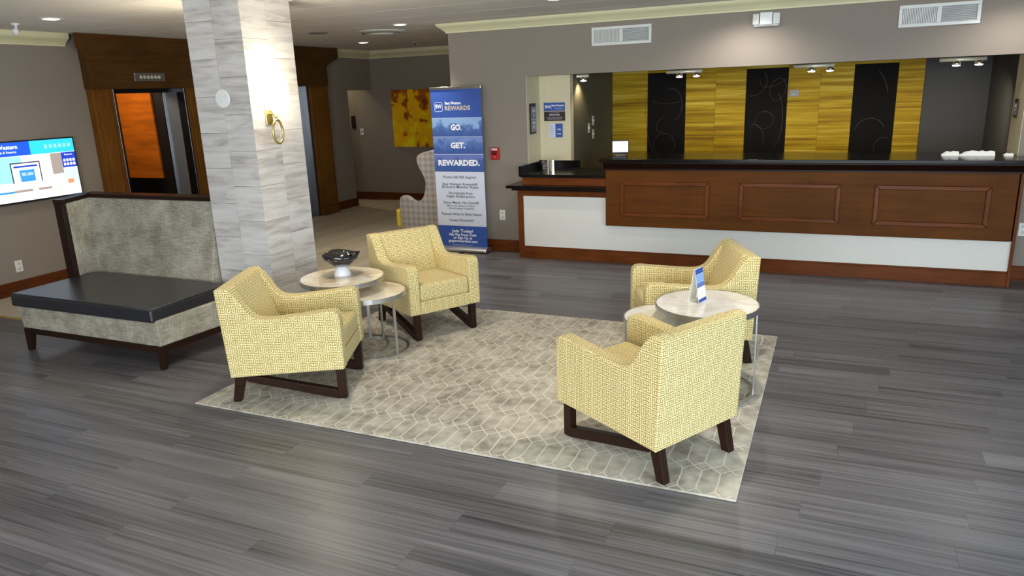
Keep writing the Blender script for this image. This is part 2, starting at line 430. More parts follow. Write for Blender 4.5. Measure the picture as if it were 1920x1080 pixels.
bm = bmesh.new(); g = .0002
def plank_box(bm, cx, cy, L, Wd, lo=-1e9, hi=1e9, z=0):
    x0, x1, y0, y1 = max(cx-L/2, lo)+g, min(cx+L/2, hi)-g, cy-Wd/2+g, cy+Wd/2-g
    if x1 > x0: hexa(bm, [(x0, y0, -.006), (x1, y0, -.006), (x1, y1, -.006), (x0, y1, -.006), (x0+g, y0+g, z), (x1-g, y0+g, z), (x1-g, y1-g, z), (x0+g, y1-g, z)])
for cx, cy in cand:
    if (cx, cy) in ns and not cx-PL/2 < xlo(cy): continue
    plank_box(bm, cx, cy, PL, PW, max(xlo(cy), -7.6))
add('distant_planks', finish(bm, 'distant_planks', M['plank']), floor, kind='stuff')

# lighter hall floor beyond the brass strip
hall = struct('floor_hall', 'plank_hall', lambda bm: (box(bm, -9.6, -5.7, 3.88, 4.2, -.055, -.0061), box(bm, -9.6, -3.85, 4.2, 11.3, -.055, -.0061)))
hm = plank_mesh('plank', PW, PL, 'plank_hall')
x = -7.45; k = 0
while x < -3.86:
    bx = x+PW/2; ylo = 3.88 if bx < -5.7 else 4.2
    yy = ylo+((k*.43) % 1)*PL-PL
    while yy < 11.0:
        a, b = max(yy, ylo), min(yy+PL, 11.05)
        if b-a > .05 and bx < -3.9:
            if b-a > PL-.01:
                o = bpy.data.objects.new('plank', hm); COL.objects.link(o); o.parent = hall; o.location = (bx, (a+b)/2, 0)
            else:
                part('plank', 'plank_hall', hall, lambda bm: hexa(bm, [(-PW/2+g, a-b+.0+g, -.006), (PW/2-g, a-b+g, -.006), (PW/2-g, -g, -.006), (-PW/2+g, -g, -.006), (-PW/2+2*g, a-b+2*g, 0), (PW/2-2*g, a-b+2*g, 0), (PW/2-2*g, -2*g, 0), (-PW/2+2*g, -2*g, 0)])).location = (bx, b, 0)
        yy += PL
    x += PW; k += 1
struct('trim_1', 'gold_strip', lambda bm: (box(bm, -7.43, -5.68, 3.86, 3.9, -.004, .003), box(bm, -3.87, -3.83, 4.75, 7.5, -.004, .003)))

# ceiling with its tiles
ceiling = struct('ceiling', 'ceiling', lambda bm: box(bm, -9.6, 4.8, -3.3, 11.3, ZC+.012, ZC+.1))
tm_bm = bmesh.new(); TX, TY = 1.22, .61
hexa(tm_bm, [(-TX/2+.004, -TY/2+.004, 0), (TX/2-.004, -TY/2+.004, 0), (TX/2-.004, TY/2-.004, 0), (-TX/2+.004, TY/2-.004, 0), (-TX/2+.001, -TY/2+.001, .012), (TX/2-.001, -TY/2+.001, .012), (TX/2-.001, TY/2-.001, .012), (-TX/2+.001, TY/2-.001, .012)])
tme = finish(tm_bm, 'ceiling_tile', M['ceiling'])
i0 = -2.5-TX*5+TX/2
for i in range(12):
    for j in range(24):
        cx, cy = i0+i*TX, 4.15-TY*12+TY/2+j*TY
        if not (-8.2 < cx < 5.2 and -3.5 < cy < 11.2): continue
        o = bpy.data.objects.new('ceiling_tile', tme); COL.objects.link(o); o.parent = ceiling; o.location = (cx, cy, ZC)

# walls
def wl(bm):
    X0 = XL-.12
    box(bm, X0, XL, -3.2, 5.75, 0, ZC+.02)
    box(bm, X0, XL, 5.75, 9.75, 2.0, ZC+.02)
    box(bm, X0, XL, 7.0, 8.1, 0, 2.0)
    box(bm, X0, XL, 9.3, 10.3, 0, ZC+.02)
    box(bm, X0, XL, 10.3, 11.0, 1.9, ZC+.02)
struct('wall_left', 'wall', wl)
struct('wall_hall_end', 'wall', lambda bm: box(bm, -9.6, -3.9, 11.0, 11.15, 0, ZC+.02))
struct('wall_side_hall', 'wall', lambda bm: (box(bm, -9.6, -9.5, 10.3, 11.0, 0, ZC), box(bm, -9.5, XL-.12, 10.2, 10.3, 0, ZC)))
def wd(bm):
    box(bm, -4.06, -3.14, YW, YW+.2, 0, ZC+.02)
    box(bm, -4.06, -3.86, YW+.2, 11.0, 0, ZC+.02)
    box(bm, 1.43, 4.7, YW, YW+.18, 0, ZC+.02)
    box(bm, -3.14, 1.43, YW, YW+.18, 1.945, ZC+.02)
struct('wall_desk', 'wall', wd)
def wr(bm):        # right wall with a wide window opening
    box(bm, 4.5, 4.65, -3.2, -1.4, 0, ZC+.02); box(bm, 4.5, 4.65, 2.6, 7.75, 0, ZC+.02)
    box(bm, 4.5, 4.65, -1.4, 2.6, 0, .45); box(bm, 4.5, 4.65, -1.4, 2.6, 2.4, ZC+.02)
struct('wall_right', 'wall', wr)
def wb(bm):
    box(bm, -7.6, -2.2, -3.15, -3, 0, ZC+.02); box(bm, 3.0, 4.65, -3.15, -3, 0, ZC+.02)
    box(bm, -2.2, 3.0, -3.15, -3, 0, .45); box(bm, -2.2, 3.0, -3.15, -3, 2.4, ZC+.02)
struct('wall_back', 'wall', wb)
def frame_x(bm):
    for yy in (-1.4, -.08, 1.24, 2.54): box(bm, 4.52, 4.58, yy, yy+.06, .45, 2.4)
    box(bm, 4.52, 4.58, -1.4, 2.6, .45, .51); box(bm, 4.52, 4.58, -1.4, 2.6, 2.34, 2.4)
struct('window_1', 'sign_dark', frame_x)
def frame_y(bm):
    for xx in (-2.2, -.48, 1.22, 2.94): box(bm, xx, xx+.06, -3.08, -3.02, .45, 2.4)
    box(bm, -2.2, 3.0, -3.08, -3.02, .45, .51); box(bm, -2.2, 3.0, -3.08, -3.02, 2.34, 2.4)
struct('window_2', 'sign_dark', frame_y)

# reception alcove behind the desk
struct('wall_alcove_left', 'wall_cream', lambda bm: (box(bm, -3.3, -3.14, YW+.2, 7.96, 0, 2.0), box(bm, -3.14, -3.136, YW+.004, 7.96, .9, 1.945), box(bm, -3.3, -2.77, 7.96, 8.06, 0, 2.0)))
struct('wall_alcove_side', 'wall_dim', lambda bm: box(bm, -2.87, -2.77, 8.06, 9.64, 0, 2.0))
struct('wall_alcove_right', 'wall_cream', lambda bm: (box(bm, 1.43, 1.6, YW+.18, 8.05, 0, 2.0), box(bm, 1.426, 1.43, YW+.004, 8.05, 1.1, 1.945)))
struct('wall_alcove_slate', 'wall_slate', lambda bm: (box(bm, 1.47, 1.6, 8.05, 9.64, 0, 2.0), box(bm, .84, 1.6, 9.64, 9.75, 0, 2.0)))
struct('ceiling_alcove', 'wall_cream', lambda bm: box(bm, -3.3, 1.6, YW+.18, 9.75, 1.985, 2.06))
feat = struct('wall_feature', 'cab_dark', lambda bm: box(bm, -2.87, .84, 9.66, 9.75, 0, 2.0))
# gold grasscloth sheets, each sheet its own piece, and four black panels
xs = [-2.77, -2.3]; edges = [(-2.77, -2.3), (-1.812, -1.08), (-.598, .118), (.572, .836)]
for a, b in edges:
    nn = 1 if b-a < .5 else 2
    for q in range(nn):
        x0, x1 = a+(b-a)*q/nn, a+(b-a)*(q+1)/nn
        boxpart('wallcovering_sheet', 'gold', feat, (-(x1-x0)/2+.001, (x1-x0)/2-.001, -.01, 0, 0, 2.0)).location = ((x0+x1)/2, 9.66, 0)
for a, b in ((-2.3, -1.812), (-1.08, -.598), (.118, .572)):
    boxpart('wallcovering_sheet', 'gold', feat, (a, b, 9.655, 9.66, 1.95, 2.0))
def swirl(bm, cx, cz, rx, rz, a0=0, a1=360, tilt=0, r=.0016):
    pts = []; n = 28
    for i in range(n+1):
        a = math.radians(a0+(a1-a0)*i/n); u, v = rx*math.cos(a), rz*math.sin(a); c, s = math.cos(tilt), math.sin(tilt)
        pts.append((cx+c*u-s*v, 9.6435, cz+s*u+c*v))
    tube(bm, pts, r, 5)
for idx, (a, b) in enumerate(((-2.3, -1.812), (-1.08, -.598), (.118, .572))):
    pn = boxpart('black_panel', 'black_panel', feat, (a, b, 9.645, 9.662, .0, 1.95), .002)
    c = (a+b)/2
    if idx == 0:
        sw = [(c-.02, 1.05, .14, .14, 0, 360, 0), (c+.07, 1.55, .13, .2, -70, 110, 0), (c-.16, 1.35, .1, .45, 120, 260, .1), (c+.05, 1.35, .2, .1, 100, 220, .6), (c+.02, 1.62, .2, .05, 180, 330, 0)]
    elif idx == 1:
        sw = [(c-.01, 1.34, .105, .105, 0, 360, 0), (c+.13, 1.7, .09, .13, 0, 360, -.25), (c-.17, 1.8, .17, .17, -100, 40, 0), (c+.1, 1.35, .1, .32, -80, 70, 0), (c-.13, 1.12, .12, .17, -20, 110, 0), (c+.1, 1.86, .2, .1, 150, 300, .5)]
    else:
        sw = [(c-.02, 1.18, .16, .16, 20, 170, 0), (c+.02, 1.6, .12, .3, 0, 60, .2), (c+.14, 1.0, .1, .12, 60, 200, 0)]
    part('swirl', 'swirl', feat, lambda bm: [swirl(bm, *s_) for s_ in sw])

# crown mouldings, baseboards
cp = [(0, 2.437), (.018, 2.437), (.022, 2.452), (.05, 2.48), (.085, 2.505), (.095, 2.518), (.1, 2.535), (0, 2.535)]
cl = [(o, z-.028 if z < 2.53 else z) for o, z in cp]
# path direction chosen so that 'right of travel' faces into the room
struct('trim_2', 'crown', lambda bm: sweep(bm, [(-4.06, 10.99), (-4.06, YW), (4.49, YW)], cp))
struct('trim_3', 'crown', lambda bm: sweep(bm, [(XL, -2.99), (XL, 5.46)], cl))
struct('trim_4', 'crown', lambda bm: sweep(bm, [(XL, 9.78), (XL, 11.0), (-4.06, 11.0)], cl))
bp = [(0, 0), (.022, 0), (.022, .012), (.016, .018), (.016, .118), (.012, .128), (.006, .134), (0, .134)]
struct('baseboard_left', 'base_y', lambda bm: sweep(bm, [(XL, -2.99), (XL, 5.56)], bp))
struct('baseboard_hall', 'base_y', lambda bm: sweep(bm, [(XL, 9.66), (XL, 10.3), (XL-.12, 10.3)], bp))
struct('baseboard_end', 'base', lambda bm: sweep(bm, [(-9.45, 11.0), (-4.06, 11.0)], bp))
struct('baseboard_desk', 'base', lambda bm: sweep(bm, [(-4.06, 8.4), (-4.06, YW), (-3.175, YW)], bp))
struct('baseboard_right', 'base', lambda bm: sweep(bm, [(1.46, YW), (4.49, YW)], bp))

# ------------------------------------------------------------------ stone-clad column
CX0, CX1, CY0, CY1 = -4.405, -3.885, 4.2, 4.735
col = empty('column', ((CX0+CX1)/2, (CY0+CY1)/2, 0), 'square column clad in pale striped stone tiles, standing between the grey bench and armchairs', 'column')
hx, hy = (CX1-CX0)/2, (CY1-CY0)/2
boxpart('core', 'sign_grey', col, (-hx+.012, hx-.012, -hy+.012, hy-.012, 0, ZC))
TH = .262; stone_meshes = {}
def stone_tile(w, h):
    k = (round(w, 3), round(h, 3))
    if k not in stone_meshes:
        bm = bmesh.new(); a = .0003; b = .0012
        hexa(bm, [(-w/2+a, 0, a), (w/2-a, 0, a), (w/2-a, 0, h-a), (-w/2+a, 0, h-a), (-w/2+b, -.013, b), (w/2-b, -.013, b), (w/2-b, -.013, h-b), (-w/2+b, -.013, h-b)])
        stone_meshes[k] = finish(bm, 'stone_tile', M['stone'])
    return stone_meshes[k]
for f, (L, d, rot) in enumerate(((2*hx, hy, 0), (2*hy, hx, PI/2), (2*hx, hy, PI), (2*hy, hx, -PI/2))):
    for c in range(2):
        z = 0.; first = True
        while z < ZC-.005:
            h = TH if not (first and (c+f) % 2) else TH/2
            h = min(h, ZC-z); first = False
            o = bpy.data.objects.new('stone_tile', stone_tile(L/2, h)); COL.objects.link(o); o.parent = col
            u = (-L/4, L/4)[c]; o.rotation_euler = (0, 0, rot)
            v = Matrix.Rotation(rot, 3, 'Z') @ Vector((u, -(d-.013), z)); o.location = v; z += h
struct('trim_5', 'offwhite', lambda bm: sweep(bm, [(CX0, CY0), (CX0, CY1), (CX1, CY1), (CX1, CY0), (CX0, CY0)][::1], [(-.02, ZC-.022), (0.0, ZC-.022), (0, ZC), (-.02, ZC)]))
# white disc on the front face
d = tag(part('wall_disc', 'white', None, lambda bm: lathe(bm, [(.064, 0), (.067, .006), (.062, .014), (.0, .016)], 32), smooth=False), 'round white cover plate on the front of the stone column', 'cover plate')
d.rotation_euler = (PI/2, 0, 0); d.location = (-4.135, CY0, 1.818)

# sconce on the right face of the column
sc = empty('wall_sconce', (CX1, 4.365, 1.5), 'glowing wall sconce with brass loop on the right side of the stone column', 'wall lamp')
part('backplate', 'brass', sc, lambda bm: box(bm, 0, .014, -.035, .035, .12, .3), .004)
part('loop', 'brass', sc, lambda bm: tube(bm, [(.075, .052*math.sin(2*PI*i/28)*(1-.12*math.cos(2*PI*i/28)), .07+.085*math.cos(2*PI*i/28)) for i in range(28)], .0095, 8, True), smooth=True)
part('arm', 'brass', sc, lambda bm: (tube(bm, [(.0, 0, .2), (.05, 0, .2), (.075, 0, .155)], .007), tube(bm, [(.075, 0, .155), (.085, -.07, .235)], .004), tube(bm, [(.075, 0, .155), (.075, .03, .24)], .005)), smooth=True)
part('shade', 'glow', sc, lambda bm: lathe(bm, [(.05, .225), (.078, .235), (.09, .3), (.09, .4), (.08, .43), (.05, .44)], 28, (.1, 0, 0)), smooth=True, label='glowing frosted glass shade')
def lamp(kind, name, parent, loc, watts, color, radius=.05, spot=None, aim=None):
    l = bpy.data.lights.new(name, kind); l.energy = watts; l.color = color; l.shadow_soft_size = radius
    if spot: l.spot_size = math.radians(spot); l.spot_blend = .7
    o = bpy.data.objects.new(name, l); COL.objects.link(o); o.location = loc
    if parent is not None: o.parent = parent
    if aim is not None: o.rotation_euler = Vector(aim).to_track_quat('-Z', 'Y').to_euler()
    return o
lamp('POINT', 'bulb', sc, (.22, 0, .34), 8, (1, .86, .62), .06)
lamp('POINT', 'bulb', sc, (.07, 0, .5), 6, (1, .86, .62), .05)

sc_b = copy_tree(sc); sc_b.location = (CX0, 4.47, 1.5); sc_b.rotation_euler = (0, 0, PI); sc_b['label'] = 'glowing wall sconce on the hidden left side of the stone column, facing the elevator'

# ------------------------------------------------------------------ elevators
sur = empty('elevator_surround', (XL, 7.6, 0), 'dark brown wooden surround with deep cornice framing both elevators', 'elevator surround')
def sy(bm, x0, x1, y0, y1, z0, z1): box(bm, x0-XL, x1-XL, y0-7.6, y1-7.6, z0, z1)
def cornice(bm):
    pr = [(0, 2.262), (.125, 2.262), (.135, 2.285), (.15, 2.31), (.2, 2.37), (.215, 2.395), (.215, 2.53), (0, 2.53)]
    lo, hi = 5.60-7.6, 9.66-7.6
    R = []
    for y_, sg in ((lo, -1), (hi, 1)):
        R.append([bm.verts.new((o, y_+sg*max(0, (o-.125)*2.0), z)) for o, z in pr])
    n = len(pr)
    for k in range(n): bm.faces.new((R[0][k], R[0][(k+1) % n], R[1][(k+1) % n], R[1][k]))
    bm.faces.new(R[0]); bm.faces.new(R[1][::-1])
part('cornice', 'elev_wood', sur, cornice)
part('fascia', 'elev_wood', sur, lambda bm: sy(bm, XL, XL+.12, 5.60, 9.66, 1.975, 2.262), .004)
for y0, y1 in ((5.61, 5.86), (6.86, 7.16), (7.95, 8.25), (9.25, 9.655)):
    def pil(bm):
        sy(bm, XL, XL+.1, y0, y1, 0, 1.975)
        sy(bm, XL+.1, XL+.115, y0+.05, y1-.05, .14, 1.95)
        sy(bm, XL+.1, XL+.118, y0-.0, y1+.0, 0, .13)
    part('pilaster', 'elev_wood_v', sur, pil, .006)
el = empty('elevator', (XL, 6.36, 0), 'open elevator cab with orange wood panel, left of the stone column', 'elevator')
def ey(bm, x0, x1, y0, y1, z0, z1): box(bm, x0-XL, x1-XL, y0-6.36, y1-6.36, z0, z1)
part('door_jamb', 'jamb_steel', el, lambda bm: ey(bm, -7.72, XL, 6.845, 6.99, 0, 1.975), .004)
part('door_jamb', 'jamb_steel', el, lambda bm: ey(bm, -7.72, XL, 5.72, 5.875, 0, 1.975), .004)
part('door_frame', 'steel', el, lambda bm: (ey(bm, -7.47, XL+.104, 6.835, 6.86, 0, 1.975), ey(bm, -7.72, -7.69, 6.82, 6.85, 0, 1.94), ey(bm, -7.47, XL+.104, 5.86, 5.872, 0, 1.975)), .003)
part('door_head', 'black', el, lambda bm: ey(bm, -7.78, XL, 5.87, 6.85, 1.93, 1.99))
part('cab_shell', 'cab_dark', el, lambda bm: (ey(bm, -9.35, -9.25, 5.4, 7.2, 0, 2.25), ey(bm, -9.35, -7.78, 5.4, 5.5, 0, 2.25), ey(bm, -9.35, -7.78, 7.1, 7.2, 0, 2.25), ey(bm, -9.35, -7.78, 5.4, 7.2, 2.25, 2.35), ey(bm, -9.35, -7.5, 5.4, 7.2, -.06, 0)))
part('wall_panel', 'cab_wood', el, lambda bm: ey(bm, -8.82, -8.2, 7.07, 7.1, .84, 2.1), .004, label='orange wood wall panel')
part('wall_panel', 'cab_wood', el, lambda bm: ey(bm, -9.24, -8.9, 7.07, 7.1, .84, 2.1), .004, label='orange wood wall panel')
part('kick_panel', 'black', el, lambda bm: ey(bm, -8.82, -8.2, 7.075, 7.1, .1, .83), .004)
la = bpy.data.lights.new('cab_lamp', 'AREA'); la.size = .9; la.energy = 12; la.color = (1, .8, .55)
lo_ = bpy.data.objects.new('cab_lamp', la); COL.objects.link(lo_); lo_.parent = el; lo_.location = (-8.5-XL, 6.4-6.36, 2.22)
e2 = empty('elevator', (XL, 8.75, 0), 'closed steel elevator door partly hidden behind the stone column', 'elevator')
def fy(bm, x0, x1, y0, y1, z0, z1): box(bm, x0-XL, x1-XL, y0-8.75, y1-8.75, z0, z1)
part('door_panel', 'steel', e2, lambda bm: fy(bm, -7.52, -7.49, 8.25, 8.745, 0, 1.975), .004)
part('door_panel', 'steel', e2, lambda bm: fy(bm, -7.52, -7.49, 8.755, 9.25, 0, 1.975), .004)
part('door_frame', 'steel', e2, lambda bm: (fy(bm, -7.5, -7.4, 9.2, 9.25, 0, 1.975), fy(bm, -7.5, -7.4, 8.25, 8.3, 0, 1.975)))
ind = empty('floor_indicator', (XL+.12, 6.36, 2.1), 'steel floor indicator plate with a row of buttons above the open elevator', 'indicator')
boxpart('plate', 'nickel', ind, (0, .008, -.21, .21, -.045, .045), .002)
for i in range(6):
    part('lamp', 'offwhite', ind, lambda bm: lathe(bm, [(.02, 0), (.017, .006), (0, .007)], 14)).matrix_local = Matrix.Translation((.007, -.125+i*.05, 0)) @ Matrix.Rotation(PI/2, 4, 'Y')

# ------------------------------------------------------------------ reception desk
dk = empty('reception_desk', (-.85, 7.3, 0), 'long reception desk with brown panelled front, white base and black granite top', 'desk')
DX, DY = -.85, 7.3
def db(bm, x0, x1, y0, y1, z0, z1): box(bm, x0-DX, x1-DX, y0-DY, y1-DY, z0, z1)
part('base_panel', 'desk_white', dk, lambda bm: (db(bm, -3.1, 1.42, 7.31, 7.54, .135, .40), db(bm, -3.1, -2.16, 7.31, 7.54, .40, .69)))
part('toe_board', 'desk_trim', dk, lambda bm: (db(bm, -3.13, 1.44, 7.295, 7.53, 0, .12), db(bm, -3.13, 1.44, 7.305, 7.53, .12, .135)), .003)
part('end_post', 'desk_trim', dk, lambda bm: db(bm, -3.165, -3.1, 7.3, 7.55, .0, .755), .003)
part('end_post', 'desk_trim', dk, lambda bm: db(bm, 1.42, 1.445, 7.28, 7.56, .0, .98), .003)
part('apron', 'desk_trim', dk, lambda bm: db(bm, -3.1, -2.155, 7.3, 7.55, .69, .757), .003)
part('low_counter', 'granite', dk, lambda bm: db(bm, -3.245, -2.156, 7.17, 7.56, .785, .815), .004)
part('low_counter_build_up', 'desk_dark', dk, lambda bm: db(bm, -3.2, -2.156, 7.22, 7.56, .757, .785), .003)
part('riser', 'desk_trim', dk, lambda bm: db(bm, -3.085, -2.156, 7.26, 7.9, .816, .897), .002)
part('ledge', 'granite', dk, lambda bm: db(bm, -3.1, -2.156, 7.24, 7.94, .897, .93), .003)
part('backsplash', 'granite', dk, lambda bm: (db(bm, -3.13, -3.105, 7.27, 7.94, .9, 1.01), db(bm, -3.13, -2.66, 7.935, 7.958, .9, 1.01)), .002)
part('front_case', 'desk_wood', dk, lambda bm: db(bm, -2.155, 1.405, 7.25, 7.85, .407, .985), .004)
def rim(x0, x1, z0, z1, w=.04, d=.022):
    def f(bm):
        for poly in ([(x0, z0), (x1, z0), (x1-w, z0+w), (x0+w, z0+w)], [(x1, z0), (x1, z1), (x1-w, z1-w), (x1-w, z0+w)], [(x1, z1), (x0, z1), (x0+w, z1-w), (x1-w, z1-w)], [(x0, z1), (x0, z0), (x0+w, z0+w), (x0+w, z1-w)]):
            prism(bm, poly, lambda p, t: (p[0]-DX, t-DY, p[1]), 7.25, 7.25-d)
    return f
for x0, x1 in ((-1.997, -1.111), (-.83, .057), (.332, 1.22)):
    pn = boxpart('inset_panel', 'desk_wood', dk, (x0+.04-DX, x1-.04-DX, -.055, -.04, .555, .833))
    part('panel_molding', 'desk_trim', pn, rim(x0, x1, .514, .873), .007, 2)
def desk_crown(bm):
    prof = [(7.25, .985), (7.235, .985), (7.235, 1.0), (7.215, 1.03), (7.195, 1.055), (7.195, 1.068), (7.85, 1.068), (7.85, .985)]
    prism(bm, prof, lambda p, t: (t-DX, p[0]-DY, p[1]), -2.17, 1.8)
dcr = part('counter_molding', 'desk_dark', dk, lambda bm: prism(bm, [(7.25, .985), (7.235, .985), (7.235, 1.0), (7.215, 1.03), (7.195, 1.055), (7.195, 1.068), (7.55, 1.068), (7.55, .985)], lambda p, t: (t-DX, p[0]-DY, p[1]), -2.17, 2.2))
part('counter_top', 'granite', dk, lambda bm: (db(bm, -2.2, 2.2, 7.165, 7.56, 1.068, 1.1), db(bm, -2.2, 1.425, 7.56, 7.92, 1.068, 1.1)), .005)

# things on the desk
tb = empty('tablet_display', (-2.03, 7.36, 1.1), 'small white lit screen in black stand on the left end of the granite counter', 'screen', rz=.15)
part('stand', 'black', tb, lambda bm: (box(bm, -.07, .07, -.05, .06, 0, .012), hexa(bm, [(-.055, -.005, .012), (.055, -.005, .012), (.055, .05, .012), (-.055, .05, .012), (-.055, .02, .06), (.055, .02, .06), (.055, .045, .06), (-.055, .045, .06)])), .003)
sc_ = part('case', 'black', tb, lambda bm: box(bm, -.088, .088, 0, .012, .042, .172), .006)
part('display', 'screen_white', tb, lambda bm: box(bm, -.078, .078, -.0015, 0, .054, .162), label='lit white display')
for w_, z_ in ((.11, .145), (.12, .135)):
    part('text_line', 'sign_grey', tb, lambda bm: box(bm, -w_/2, w_/2-.02, -.0022, -.0015, z_, z_+.002))
pq = empty('desk_plaque', (-2.87, 7.42, .93), 'brushed silver plaque standing on the low granite ledge of the desk', 'plaque', rz=-.12)
def curved(bm):
    R = []; n = 10
    for i in range(n+1):
        t = i/n-.5; R.append([bm.verts.new((t*.175, .02*(4*t*t)+dy, z)) for dy, z in ((0, 0), (.004, 0), (.004, .135), (0, .135))])
    for A, B in zip(R, R[1:]):
        for k_ in range(4): bm.faces.new((A[k_], A[(k_+1) % 4], B[(k_+1) % 4], B[k_]))
    bm.faces.new(R[0]); bm.faces.new(R[-1][::-1])
part('plate', 'chrome', pq, curved, smooth=False)
part('foot', 'chrome', pq, lambda bm: box(bm, -.07, .07, .006, .05, 0, .004))
text('lettering', 'BW', .02, 'ink', pq, (-.045, -.0015, .095), bold=.0006)
for i, z_ in enumerate((.1, .075, .06, .045)):
    part('text_line', 'sign_grey', pq, lambda bm: box(bm, -.025 if i == 0 else -.045, .05, -.0008, .0002, z_, z_+.005))
rnd = random.Random(3)
def crumple(w, h, dp, n=12):
    def f(bm):
        nz = 5; V = []
        for i in range(n+1):
            rowv = []
            for j in range(nz+1):
                tx, ty = i/n, j/nz
                e = math.sin(PI*ty)**.5 if 0 < ty < 1 else 0
                zz = (h*e*(.72+.28*rnd.random()))*(min(1, .25+3*tx) if tx < .3 else 1)
                rowv.append(bm.verts.new((tx*w-w/2, (ty-.5)*dp, zz)))
            V.append(rowv)
        for i in range(n):
            for j in range(nz): bm.faces.new((V[i][j], V[i+1][j], V[i+1][j+1], V[i][j+1]))
        lo = [bm.verts.new((V[i][j].co.x, V[i][j].co.y, 0)) for i, j in ((0, 0), (n, 0), (n, nz), (0, nz))]
        bm.faces.new(lo)
        for i in (0, n):
            for j in range(nz): pass
    return f
for (cx, w_, h_, lab) in ((.92, .135, .042, 'small crumpled white tissue bundle left of the long one on the granite counter'), (1.125, .27, .046, 'long crumpled white tissue bundle at the right end of the granite counter'), (1.36, .07, .025, 'tiny white tissue bundle beside the alcove jamb at the counter end')):
    t_ = tag(part('tissue_bundle', 'paper', None, crumple(w_, h_, .09)), lab, 'tissue'); t_.location = (cx, 7.6, 1.1)

# signs in the alcove
def plaque(name, x0, x1, z0, z1, y, mat, label, cat='sign', face='y'):
    e = empty(name, ((x0+x1)/2, y, (z0+z1)/2), label, cat)
    boxpart('panel', mat, e, (-(x1-x0)/2, (x1-x0)/2, -.012, 0, -(z1-z0)/2, (z1-z0)/2), .002); return e
YA = 7.96
s1 = plaque('wall_sign', -3.085, -2.835, 1.562, 1.652, YA, 'blue', 'blue hotel sign with white lettering at the top left of the alcove wall')
text('lettering', 'BW', .045, 'ink_white', s1, (-.075, -.0128, -.014), bold=.001); boxpart('rule', 'ink_white', s1, (-.037, -.034, -.0128, -.012, -.03, .03))
text('lettering', 'Best Western', .03, 'ink_white', s1, (.047, -.0128, .004), width=.14, bold=.0006); text('lettering', 'Hotels & Resorts', .018, 'ink_white', s1, (.055, -.0128, -.024), width=.1)
s2 = plaque('wall_sign', -3.083, -2.833, 1.452, 1.555, YA, 'sign_dark', 'black notice plaque with white print right under the blue sign')
text('lettering', 'SAVE UP TO 20%', .02, 'ink_white', s2, (0, -.0128, .008), width=.12, bold=.0005)
boxpart('text_line', 'sign_grey', s2, (-.06, .06, -.0126, -.012, .034, .038))
for i in range(4): boxpart('text_line', 'sign_grey', s2, (-.1+.005*i, .1-.005*i, -.0126, -.012, -.012-i*.009, -.008-i*.009))
s3 = plaque('wall_sign', -3.03, -2.865, 1.268, 1.42, YA, 'blue', 'small two-part notice, white at left and blue at right, below the black plaque')
boxpart('white_half', 'banner_white', s3, (-.0825, -.002, -.0135, -.012, -.076, .076), label='white printed half')
for i in range(5): boxpart('text_line', 'sign_grey', s3, (-.072, -.02, -.0142, -.0135, .05-i*.024, .054-i*.024))
text('lettering', 'WIFI', .022, 'ink_white', s3, (.042, -.0128, .005), bold=.0006); boxpart('text_line', 'ink_white', s3, (.02, .065, -.0126, -.012, -.04, -.034))
s4 = empty('wall_sign', (-3.136, 7.72, 1.5), 'narrow dark framed sign on the left jamb of the alcove', 'sign')
boxpart('frame', 'sign_dark', s4, (0, .012, -.085, .085, -.175, .155), .002); boxpart('plate', 'sign_grey', s4, (.012, .0135, -.06, .08, -.155, .12))
text('lettering', 'Dial\n0', .05, 'ink_white', s4, (.014, .015, .06), face='x'); text('lettering', 'Dial\n911', .05, 'ink_white', s4, (.014, .015, -.07), face='x')
boxpart('rule', 'ink_white', s4, (.0135, .014, -.06, .08, -.02, -.016))
s5 = empty('wall_sign', (1.426, 7.86, 1.49), 'narrow dark framed sign on the right jamb of the alcove', 'sign')
boxpart('frame', 'sign_dark', s5, (-.012, 0, -.065, .065, -.08, .08), .002); boxpart('plate', 'sign_grey', s5, (-.0135, -.012, -.05, .05, -.06, .045))
text('lettering', 'Dial\n0', .035, 'ink_white', s5, (-.014, 0, .01), face='-x')
# light switches on the alcove side wall
for (y_, z_, lab) in ((8.79, 1.41, 'upper right white switch strip on the olive alcove wall'), (8.62, 1.33, 'left white switch strip on the olive alcove wall'), (8.79, 1.25, 'lower right white switch strip on the olive alcove wall')):
    sw = empty('light_switch', (-2.77, y_, z_), lab, 'switch'); boxpart('plate', 'offwhite', sw, (0, .007, -.035, .035, -.057, .057), .002); boxpart('toggle', 'white', sw, (.007, .014, -.006, .006, -.012, .012))
gp = empty('wall_plate', (-.525, 9.65, 1.648), 'small grey plate on the gold wall between the black panels', 'plate')
boxpart('plate', 'sign_grey', gp, (-.055, .055, -.012, 0, -.04, .04), .003); boxpart('slot', 'offwhite', gp, (-.03, .01, -.0135, -.012, -.012, -.006))

